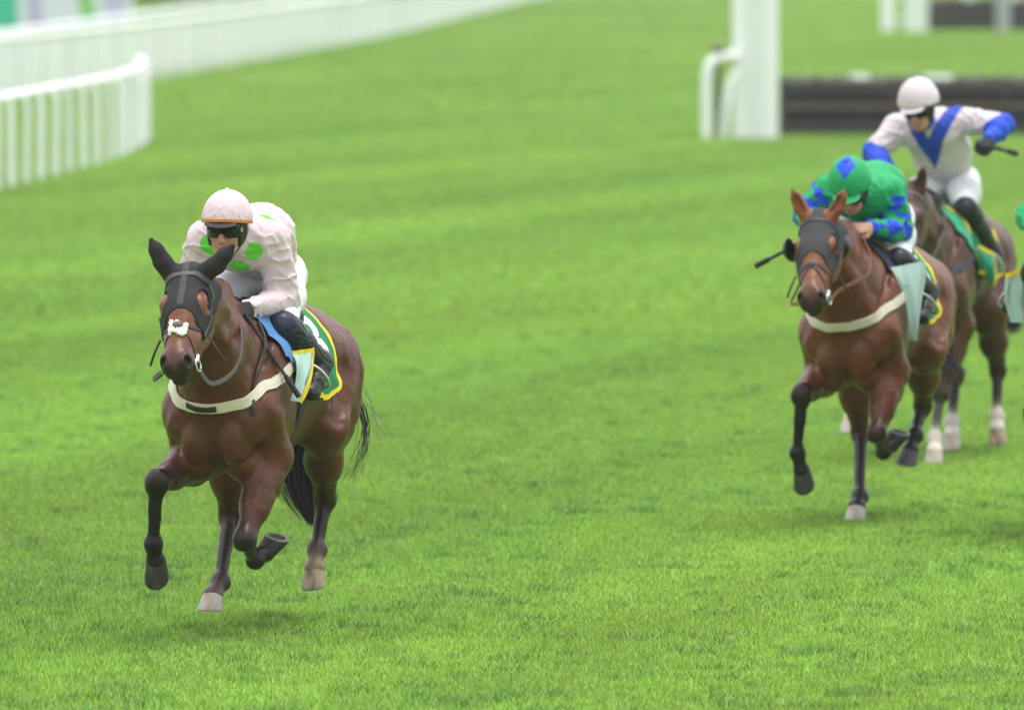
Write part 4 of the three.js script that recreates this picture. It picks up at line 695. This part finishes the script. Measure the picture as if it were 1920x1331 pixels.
function buildRider(r) {
  const Q = r.q ?? 1, o = r.seat, root = thing('person', r.label, 'jockey', [0, 0, 0], r.turn, 'jockeys');
  { const c = Math.cos(r.turn), s = Math.sin(r.turn); root.position.set(r.pos[0] + c * o[0] + s * o[2], r.pos[1] + o[1], r.pos[2] - s * o[0] + c * o[2]); }
  const put = (name, geo, mat, parent = root) => mesh(name, parent === root || parent.userData.inRider ? geo.translate(-o[0], -o[1], -o[2]) : geo, mat, parent);
  const part = (name, geo, mat, parent = root) => { const m = put(name, geo, mat, parent); m.userData.inRider = true; return m; };
  const J = r.J, f = nrm3(J.face), u = nrm3(add3(J.up, f, -dot3(J.up, f))), s = crs(u, f), hq = (S, U, F) => add3(add3(add3(J.head, s, S), u, U), f, F), hx = [s, u, f], sides = ['L', 'R'];
  const rid = (x, y, z) => { const v = 1 - Math.abs(N(x, y, z)) * 2.4; return v > 0 ? v * v : 0; };
  const inv = (x, y, z) => { const p = [x - J.head[0], y - J.head[1], z - J.head[2]]; return [dot3(p, s), dot3(p, u), dot3(p, f)]; };
  // head and face
  const sk = SKIN, hp = [el(hq(0, 0.03, -0.012), [0.074, 0.098, 0.094], 0.03, sk, hx), el(hq(0, -0.035, 0.03), [0.058, 0.07, 0.058], 0.03, sk, hx), el(hq(0, -0.092, 0.058), [0.024, 0.02, 0.022], 0.02, sk, hx), rc(hq(0, 0.014, 0.083), hq(0, -0.03, 0.106), 0.0085, 0.0125, 0.012, mix(sk, RED, 0.35)), el(hq(0, -0.034, 0.098), [0.018, 0.011, 0.014], 0.008, mix(sk, RED, 0.4), hx),
    el(hq(0, -0.064, 0.082), [0.024, 0.0055, 0.011], 0.005, RED, hx), el(hq(0, -0.073, 0.080), [0.02, 0.006, 0.011], 0.005, RED, hx), rc(hq(0, -0.05, -0.02), J.neck, 0.052, 0.056, 0.03, sk), el(hq(0, 0.032, 0.078), [0.05, 0.012, 0.016], 0.012, sk, hx)];
  for (const g of [-1, 1]) hp.push(el(hq(g * 0.036, -0.018, 0.062), [0.024, 0.02, 0.024], 0.02, mix(sk, RED, 0.2), hx), rc(hq(g * 0.058, -0.03, 0.0), hq(g * 0.03, -0.085, 0.045), 0.018, 0.016, 0.02, sk), el(hq(g * 0.074, 0.0, -0.012), [0.008, 0.028, 0.017], 0.006, mix(sk, RED, 0.3), hx), cut(el(hq(g * 0.032, 0.012, 0.088), [0.018, 0.010, 0.012], 0.012, null, hx)));
  hp.push(cut(el(hq(0, -0.0685, 0.094), [0.023, 0.0016, 0.012], 0.004, null, hx)));
  const hf = new Field(hp), shade = (p, n, c) => c.map((v) => v * (1 + 0.14 * N(p[0] * 40, p[1] * 40, p[2] * 40)));
  const geos = [surface(hf, 0.0035 * Q, { color: shade, soft: 0.006, slack: 1.6 })];
  // limbs and trunk beneath the clothes
  const bp = [rc(J.pel, J.mid, 0.10, 0.10, 0.06, sk), rc(J.mid, J.chest, 0.10, 0.115, 0.06, sk), rc(J.chest, J.neck, 0.075, 0.052, 0.05, sk)];
  for (const k of sides) bp.push(rc(J.chest, J['sh' + k], 0.07, 0.05, 0.05, sk), rc(J['sh' + k], J['el' + k], 0.045, 0.036, 0.03, sk), rc(J['el' + k], J['wr' + k], 0.036, 0.024, 0.02, sk), rc(J['hip' + k], J['kn' + k], 0.07, 0.048, 0.05, sk), rc(J['kn' + k], J['an' + k], 0.045, 0.03, 0.03, sk), rc(J['an' + k], J['to' + k], 0.03, 0.024, 0.02, sk));
  geos.push(surface(new Field(bp), 0.016));
  const hands = {};
  for (const k of sides) { const g = k === 'L' ? 1 : -1, hd = J['hd' + k], hn = J['hn' + k]; hands[k] = handPrims(J['wr' + k], hd, hn, g * (J['th' + k] ?? 1)); geos.push(surface(new Field(hands[k]), 0.0035 * Q, { color: shade, slack: 1.8 })); }
  const body = part('body', merge(geos), skinMat);
  if (r.gloves) for (const k of sides) part('glove', surface(new Field(hands[k], (x, y, z, d) => d - 0.0035), 0.0045, { slack: 1.8 }), gloveMat);
  // silks
  const jp = [], ws = [];
  const lat = nrm3(sub3(J.shL, J.shR));
  for (const g of [-0.04, 0.04]) jp.push(rc(add3(J.pel, lat, g * 0.9), add3(J.mid, lat, g), 0.108, 0.118, 0.06), rc(add3(J.mid, lat, g), add3(J.chest, lat, g * 1.35), 0.118, 0.118, 0.06));
  jp.push(rc(J.chest, mix(J.chest, J.neck, 0.75), 0.09, 0.066, 0.05));
  for (const k of sides) {
    const S = J['sh' + k], E = J['el' + k], W = J['wr' + k], cuff = mix(E, W, r.cuff ?? 0.93);
    jp.push(rc(J.chest, S, 0.1, 0.074, 0.05), rc(S, E, 0.072, 0.057, 0.04), rc(mix(S, E, 0.25), mix(S, E, 0.8), 0.07, 0.062, 0.03), rc(E, cuff, 0.058, 0.039, 0.03), el(mix(E, W, 0.35), [0.056, 0.056, 0.056], 0.04));
    ws.push([S, E, W]);
  }
  const fold = (x, y, z) => { // creases that run long and slanting, finer ones across them
    const a = N(x * 5 + 1.7, y * 5, z * 5), b = N(x * 5, y * 5 + 9, z * 5), k = r.fold ?? 1, d1 = x * 0.5 + y * 0.75 + z * 0.4, d2 = x * 0.8 - y * 0.6 + z * 0.1, d3 = z * 0.9 - y * 0.35 - x * 0.2;
    return k * (0.0075 * (rid(d1 * 3.2 + a, d2 * 11 + b * 1.3, d3 * 9) - 0.25) + 0.005 * (rid(d1 * 15 + b, d2 * 4 + a * 1.4, d3 * 13 + 5) - 0.25) + 0.0022 * N(d1 * 30, d2 * 34, d3 * 30) + 0.006 * N(x * 6, y * 5, z * 6 + 3)); };
  const pinch = (x, y, z) => { let w = 0; for (const [S, E, W] of ws) for (const c of [E, mix(S, E, 0.1), W]) { const d2 = (x - c[0]) ** 2 + (y - c[1]) ** 2 + (z - c[2]) ** 2; w += Math.exp(-d2 / 0.012); } return Math.min(1, w); };
  const jf = new Field(jp, (x, y, z, d) => d > 0.03 || d < -0.03 ? d : d - 0.003 - fold(x, y, z) * (0.65 + 0.9 * pinch(x, y, z)));
  const limb = (p) => { let best = 1e9, out = null; for (const [S, E, W] of ws) for (const [A, B, o2] of [[S, E, 0], [E, W, 1]]) { const ab = sub3(B, A), t = clamp(dot3(sub3(p, A), ab) / dot3(ab, ab), 0, 1), c = add3(A, ab, t), d = len3(sub3(p, c)); if (d < best) { best = d; const ax = nrm3(ab), e1 = nrm3(crs(ax, [0.3, 0.2, 1])), e2 = crs(ax, e1), v = sub3(p, c); out = { t: o2 + t, ang: Math.atan2(dot3(v, e1), dot3(v, e2)), len: len3(ab), d, k: ws.findIndex((q) => q[0] === S) }; } } return out; };
  const torsoDist = new Field(jp.slice(0, 5));
  part('silks_jacket', surface(jf, r.cell ?? 0.006, { slack: 1.6, color: (p, n, c) => { const L = limb(p), tor = torsoDist.at(...p); return r.silk(p, { ...L, arm: tor > 0.012 + (L.t < 0.25 ? 0.03 : 0) && L.d < 0.12, n }); } }), silkMat);
  part('collar', surface(new Field([rc(mix(J.chest, J.neck, 0.55), mix(J.chest, J.neck, 0.98), 0.068, 0.064, 0.02)]), 0.006, { color: () => r.collar }), silkMat);
  // breeches
  const pp = [el(J.pel, [0.135, 0.115, 0.125], 0.06), el(add3(J.pel, [0, -0.02, -0.06]), [0.135, 0.11, 0.1], 0.06)];
  for (const k of sides) { const Hh = J['hip' + k], K = J['kn' + k]; pp.push(rc(Hh, K, 0.096, 0.066, 0.05), el(mix(Hh, K, 0.4), [0.09, 0.09, 0.09], 0.06)); }
  part('breeches', surface(new Field(pp, (x, y, z, d) => d > 0.03 || d < -0.03 ? d : d - 0.4 * fold(x + 3, y, z)), 0.0075 * Q, { slack: 1.5, color: (p) => { let c = r.breech ?? [0.74, 0.75, 0.79]; return c.map((v) => v * (1 + 0.04 * N(p[0] * 20, p[1] * 20, p[2] * 20))); } }), breechMat);
  // boots
  for (const k of sides) {
    const K = J['kn' + k], A = J['an' + k], T = J['to' + k], fd = nrm3(sub3(T, A)), sh = nrm3(sub3(A, K)), top = mix(K, A, 0.16), heel = add3(add3(A, sh, 0.045), fd, -0.03);
    const bf = new Field([rc(K, top, r.kneeR ?? 0.08, 0.08, 0.02, r.kneeCol ?? [0.012, 0.013, 0.02]), rc(top, mix(K, A, 0.5), 0.074, 0.066, 0.015, [0.014, 0.014, 0.016]), rc(mix(K, A, 0.5), A, 0.065, 0.053, 0.03, [0.02, 0.02, 0.024]), el(A, [0.053, 0.053, 0.053], 0.02, [0.02, 0.02, 0.024]), rc(A, heel, 0.042, 0.034, 0.02, [0.016, 0.016, 0.018]), rc(add3(A, sh, 0.02), T, 0.048, 0.038, 0.03, [0.018, 0.018, 0.02]), rc(heel, add3(T, sh, 0.02), 0.028, 0.026, 0.02, [0.012, 0.012, 0.012])], (x, y, z, d) => d > 0.03 || d < -0.03 ? d : d - 0.006 * (0.2 - Math.abs(N(x * 12, y * 34 + 2 * N(x * 9, y * 9, z * 9), z * 14))));
    const b = part('boot', surface(bf, 0.006 * Q, { slack: 1.5 }), bootMat);
  }
  // helmet
  const hs = r.helmR ?? 1.05, HB = [el(hq(0, 0.066, -0.014), [0.102 * hs, 0.112 * hs, 0.118 * hs], 0.03, null, hx), el(hq(0, 0.045, -0.012), [0.096 * hs, 0.08 * hs, 0.112 * hs], 0.03, null, hx)];
  const rim = (U, F) => 0.036 + 0.16 * F - U; // above the rim where negative
  part('helmet', surface(new Field(HB, (x, y, z, d) => { if (d > 0.03) return d; const [S, U, F] = inv(x, y, z); return Math.max(d - 0.0035 * rid(Math.atan2(S, F) * 3.2 + N(x * 20, y * 20, z * 20) * 0.6, U * 14, 2.5) * sst(0.16, 0.06, U) - 0.0012 * N(x * 45, y * 45, z * 45), rim(U, F)); }), 0.005 * Q, { slack: 1.8, color: (p) => r.cap(inv(...p), p) }), silkMat);
  const btn = part('cap_button', new THREE.SphereGeometry(0.012, 10, 6).scale(1, 0.6, 1).translate(...hq(0, 0.066 + 0.112 * hs, -0.014)), std({ color: lin(...(r.button ?? r.collar)), roughness: 0.8 }));
  const shell = (name, off, reg, mat, cell = 0.004, fld = HB) => part(name, surface(new Field(fld, (x, y, z, d) => Math.max(d - off, -(d - off + 0.012), reg(...inv(x, y, z)))), cell, { slack: 2 }), mat);
  if (r.ribbon) shell('cap_ribbon', 0.0045, (S, U, F) => Math.max(rim(U, F) - 0.001, U - (0.052 + 0.16 * F), -0.03 - F), std({ color: lin(...r.ribbon), roughness: 0.7 }));
  part('peak', surface(new Field([el(hq(0, 0.046, 0.105), [0.076, 0.007, 0.052], 0.02, null, [s, nrm3(add3(u, f, 0.25)), nrm3(add3(f, u, -0.25))])]), 0.004, { slack: 2 }), r.peak ? std({ color: lin(...r.peak), roughness: 0.6 }) : blackMat);
  // skull-cap lining, harness, goggles
  const hfp = hf.prims.filter((p) => !p.cut);
  shell('helmet_lining', 0.013, (S, U, F) => Math.max(U - 0.05, 0.022 - U + 0.1 * F * 0), blackMat, 0.004, hfp.slice(0, 2));
  for (const g of [-1, 1]) part('harness', surface(new Field(hfp, (x, y, z, d) => { const [S, U, F] = inv(x, y, z); return Math.max(d - 0.011, U - 0.045, -0.05 - U - 0.3 * F, Math.abs(F - 0.006 - 0.25 * (0.03 - U)) - (0.012 + 0.016 * sst(-0.06, 0.0, U)), 0.04 - g * S); }), 0.004, { slack: 2 }), blackMat);
  part('chin_strap', strap(hf, [hq(0.066, -0.03, 0.005), hq(0.05, -0.075, 0.02), hq(0.02, -0.115, 0.04), hq(-0.02, -0.115, 0.04), hq(-0.05, -0.075, 0.02), hq(-0.066, -0.03, 0.005)], 0.016, 0.004, { n: 24 }), blackMat);
  if (r.goggles !== false) { const gg = part('goggles', surface(new Field(hfp.slice(0, 2).concat(hfp.slice(8, 9)), (x, y, z, d) => { const [S, U, F] = inv(x, y, z); return Math.max(d - 0.015, U - 0.043, -0.02 - U + 0.02 * (1 - sst(0.006, 0.028, Math.abs(S))), 0.018 - F); }), 0.0035, { slack: 2 }), gogMat); if (r.emblem) { const e = part('goggle_emblem', new THREE.CylinderGeometry(0.011, 0.011, 0.003, 16).rotateX(Math.PI / 2).scale(0.75, 1.1, 1).applyMatrix4(new THREE.Matrix4().makeBasis(V(...nrm3(add3(s.map((v) => v * 0.45), f, -0.9))), V(...u), V(...nrm3(add3(s.map((v) => v * 0.9), f, 0.45))))).translate(...hq(0.0795, 0.014, 0.045)), std({ color: lin(0.36, 0.33, 0.08), roughness: 0.6 }), root); } }
  return { root, part, J, hq };
}
function whip(label, a, b, r, hp, turn, grip = 0.14) { // tapered stick with a thick handle and a flat padded end
  const P = hp, c = Math.cos(turn), s = Math.sin(turn), W = (p) => [P[0] + c * p[0] + s * p[2], P[1] + p[1], P[2] - s * p[0] + c * p[2]];
  const A = W(a), B = W(b), g = thing('whip', label, 'whip', A, 0, 'riding whips'), d = sub3(B, A), L = len3(d), n = nrm3(d);
  const seg = (t0, t1, r0, r1) => { const ge = new THREE.CylinderGeometry(r1, r0, (t1 - t0) * L, 12); const q = new THREE.Quaternion().setFromUnitVectors(V(0, 1, 0), V(...n)); ge.applyQuaternion(q); return ge.translate(...n.map((v) => v * L * (t0 + t1) / 2)); };
  mesh('handle', merge([seg(0, grip / L, r * 1.25, r * 1.1), seg(-0.012 / L, 0, r * 1.4, r * 1.5)]), blackMat, g); mesh('shaft', seg(grip / L, 0.74, r, r * 0.85), leather, g); mesh('padded_end', seg(0.74, 1, r * 1.35, r * 1.5), blackMat, g);
  return g;
}
const LIME = [0.14, 0.60, 0.05], PINK = [0.655, 0.515, 0.555];
const R1 = { label: 'jockey in pale pink silks with lime green spots, crouched on the leading horse', pos: H1.pos, turn: YAW, seat: [0, 1.45, -0.2], gloves: true, cell: 0.0055,
  J: { pel: [0.0, 1.62, -0.17], mid: [0.0, 1.785, 0.0], chest: [-0.015, 1.765, 0.2], neck: [-0.018, 1.765, 0.34], head: [-0.018, 1.818, 0.405], face: [0.04, -0.10, 1], up: [0.02, 1, 0.12],
    shL: [0.13, 1.775, 0.21], elL: [0.172, 1.492, 0.14], wrL: [0.092, 1.480, 0.44], hdL: [-0.35, -0.22, 0.9], hnL: [0.5, 0.75, 0.25],
    shR: [-0.175, 1.765, 0.24], elR: [-0.25, 1.51, 0.16], wrR: [-0.10, 1.485, 0.46], hdR: [0.35, -0.2, 0.9], hnR: [-0.5, 0.75, 0.25],
    hipL: [0.085, 1.60, -0.17], knL: [0.195, 1.385, 0.26], anL: [0.288, 1.225, -0.005], toL: [0.30, 1.095, 0.16],
    hipR: [-0.085, 1.60, -0.17], knR: [-0.2, 1.40, 0.26], anR: [-0.295, 1.225, -0.02], toR: [-0.305, 1.095, 0.13] },
  collar: PINK, ribbon: [0.55, 0.24, 0.09], emblem: true, kneeCol: [0.010, 0.014, 0.035],
  silk: (p) => { const D = [[0.115, 1.862, 0.20, 0.045], [0.075, 1.73, 0.30, 0.044], [0.0, 1.655, 0.27, 0.048], [-0.115, 1.755, 0.33, 0.05], [0.03, 1.60, 0.17, 0.05], [0.17, 1.80, -0.06, 0.045], [-0.02, 1.89, 0.0, 0.05], [-0.17, 1.82, 0.05, 0.05], [0.1, 1.82, -0.2, 0.05]]; let d = 1; for (const [x, y, z, r] of D) d = Math.min(d, Math.hypot(p[0] - x, p[1] - y, p[2] - z) - r - 0.004 * N(p[0] * 60, p[1] * 60, p[2] * 60)); return d < 0 ? LIME : PINK.map((v, i) => v * (1 + [0.03, 0.05, 0.04][i] * N(p[0] * 14, p[1] * 14, p[2] * 14))); },
  cap: () => [0.65, 0.51, 0.54] };
const r1 = buildRider(R1);
stirrups(h1, R1.J);
whip('black whip held low along the shoulder of the leading dark horse', [0.105, 1.45, 0.525], [0.335, 1.09, 0.47], 0.0085, H1.pos, YAW);

const GREEN = [0.012, 0.33, 0.105], BLUE = [0.018, 0.075, 0.62], legs1 = Object.fromEntries(['hipL', 'knL', 'anL', 'toL', 'hipR', 'knR', 'anR', 'toR'].map((k) => [k, R1.J[k]]));
const R2 = { label: 'jockey in green silks with blue diamond sleeves, head bowed over the red bay', pos: H2.pos, turn: YAW, seat: [0, 1.45, -0.2], cell: 0.0065,
  J: { ...legs1, pel: [0.0, 1.62, -0.15], mid: [0.0, 1.765, 0.0], chest: [-0.02, 1.735, 0.2], neck: [-0.016, 1.75, 0.36], head: [-0.012, 1.765, 0.48], face: [0.03, -0.62, 0.8], up: [0.0, 0.8, 0.62],
    shL: [0.13, 1.755, 0.2], elL: [0.175, 1.545, 0.14], wrL: [0.088, 1.575, 0.47], hdL: [-0.62, -0.1, 0.78], hnL: [0.3, 0.72, 0.62],
    shR: [-0.185, 1.76, 0.21], elR: [-0.315, 1.63, 0.2], wrR: [-0.17, 1.51, 0.5], hdR: [0.3, -0.2, 0.9], hnR: [-0.5, 0.8, 0.2] },
  collar: GREEN, button: BLUE, peak: [0.02, 0.40, 0.13], helmR: 1.07, kneeCol: [0.008, 0.008, 0.01], breech: [0.70, 0.72, 0.76],
  silk: (p, L) => { if (L.t > 0.04 && L.d < 0.093) { const v = Math.abs(((L.t * 2.3) % 1) - 0.5) * 2 + Math.abs((((L.ang / 6.2832) * 3 + 6) % 1) - 0.5) * 2; return v < 1.04 ? BLUE : GREEN; } return p[1] < 1.60 && Math.abs(p[0]) < 0.12 && p[2] > 0.0 ? [0.012, 0.03, 0.11] : GREEN.map((v) => v * (1 + 0.1 * N(p[0] * 12, p[1] * 12, p[2] * 12))); },
  cap: ([S, U, F]) => { const t = Math.hypot(F, U - 0.0) , a = Math.atan2(F + 0.012, U); const v = Math.abs(S) / 0.055 + Math.abs(a - 0.12) / 0.5; return v < 1 ? BLUE : GREEN; } };
const r2 = buildRider(R2); stirrups(h2, R2.J);
whip('dark whip sticking out to the side of the red bay\u2019s head', [-0.22, 1.515, 0.57], [-0.505, 1.368, 0.55], 0.0105, H2.pos, YAW);
const PALE = [0.62, 0.53, 0.58];
const R3 = { label: 'jockey in pale pink silks with a blue V and blue cuffs, arms spread', pos: H3.pos, turn: YAW, seat: [0, 1.45, -0.2], gloves: true, cell: 0.0085, q: 1.25,
  J: { pel: [-0.01, 1.64, -0.20], mid: [-0.02, 1.80, -0.07], chest: [-0.045, 1.93, 0.10], neck: [-0.055, 2.0, 0.27], head: [-0.058, 2.055, 0.36], face: [-0.12, -0.33, 0.93], up: [-0.10, 0.93, 0.33],
    shL: [0.115, 1.985, 0.06], elL: [0.352, 1.965, -0.02], wrL: [0.315, 1.875, 0.185], hdL: [-0.25, -0.35, 0.9], hnL: [0.2, 0.9, 0.35],
    shR: [-0.235, 1.945, 0.16], elR: [-0.345, 1.80, 0.28], wrR: [-0.19, 1.66, 0.46], hdR: [0.35, -0.4, 0.85], hnR: [-0.4, 0.8, 0.4],
    hipL: [0.09, 1.62, -0.19], knL: [0.18, 1.47, 0.19], anL: [0.285, 1.20, -0.12], toL: [0.30, 1.095, 0.04], hipR: [-0.1, 1.62, -0.19], knR: [-0.19, 1.47, 0.19], anR: [-0.285, 1.20, -0.12], toR: [-0.30, 1.095, 0.04] },
  collar: [0.018, 0.06, 0.42], button: PALE, peak: PALE, helmR: 1.12, breech: [0.68, 0.69, 0.72], kneeCol: [0.008, 0.008, 0.01],
  silk: (p, L) => { if (L.arm && L.t > 0.92) return [0.016, 0.07, 0.56]; const y = p[1] - 1.775, x = Math.abs(p[0] + 0.03), o2 = 0.035 + y * 0.46; return p[2] > -0.1 && y > -0.07 && x < o2 && x > o2 - 0.085 && !(L.t > 0.25 && L.d < 0.09) ? [0.016, 0.06, 0.45] : PALE; },
  cap: () => PALE };
const r3 = buildRider(R3); stirrups(h3, R3.J);
whip('short black whip in the raised glove of the jockey with blue cuffs', [0.262, 1.862, 0.235], [0.474, 1.797, 0.115], 0.012, H3.pos, YAW);
const R4 = { label: 'jockey in green silks cut off by the right edge of the picture', pos: H4.pos, turn: YAW4, seat: [0, 1.45, -0.2], gloves: true, cell: 0.012, q: 1.7, J: { ...R2.J, elR: [-0.30, 1.66, 0.19], knR: [-0.24, 1.40, 0.26], anR: [-0.37, 1.245, -0.06], toR: [-0.40, 1.20, 0.13] }, collar: GREEN, button: GREEN, peak: GREEN, silk: () => [0.02, 0.36, 0.12], cap: () => GREEN };
const r4 = buildRider(R4); stirrups(h4, R4.J);

{ // cut grass thrown up behind the leading horse
  const g = []; for (let i = 0; i < 70; i++) { const b = new THREE.PlaneGeometry(0.004, rr(0.02, 0.05)); b.rotateZ(rr(0, 3.14)); b.rotateY(rr(0, 3.14)); b.translate(rr(-0.75, -0.25), 0.05 + 0.75 * rnd() * rnd(), rr(-45.6, -44.9)); g.push(paint(b, [0.3 * rr(0.8, 1.3), 0.5 * rr(0.8, 1.2), 0.08])); }
  const m = mesh('grass_clippings', merge(g), bladeMat, scene); m.userData = { label: 'bits of cut grass flying behind the leading horse', category: 'grass', kind: 'stuff' };
}

renderer.render(scene, camera);
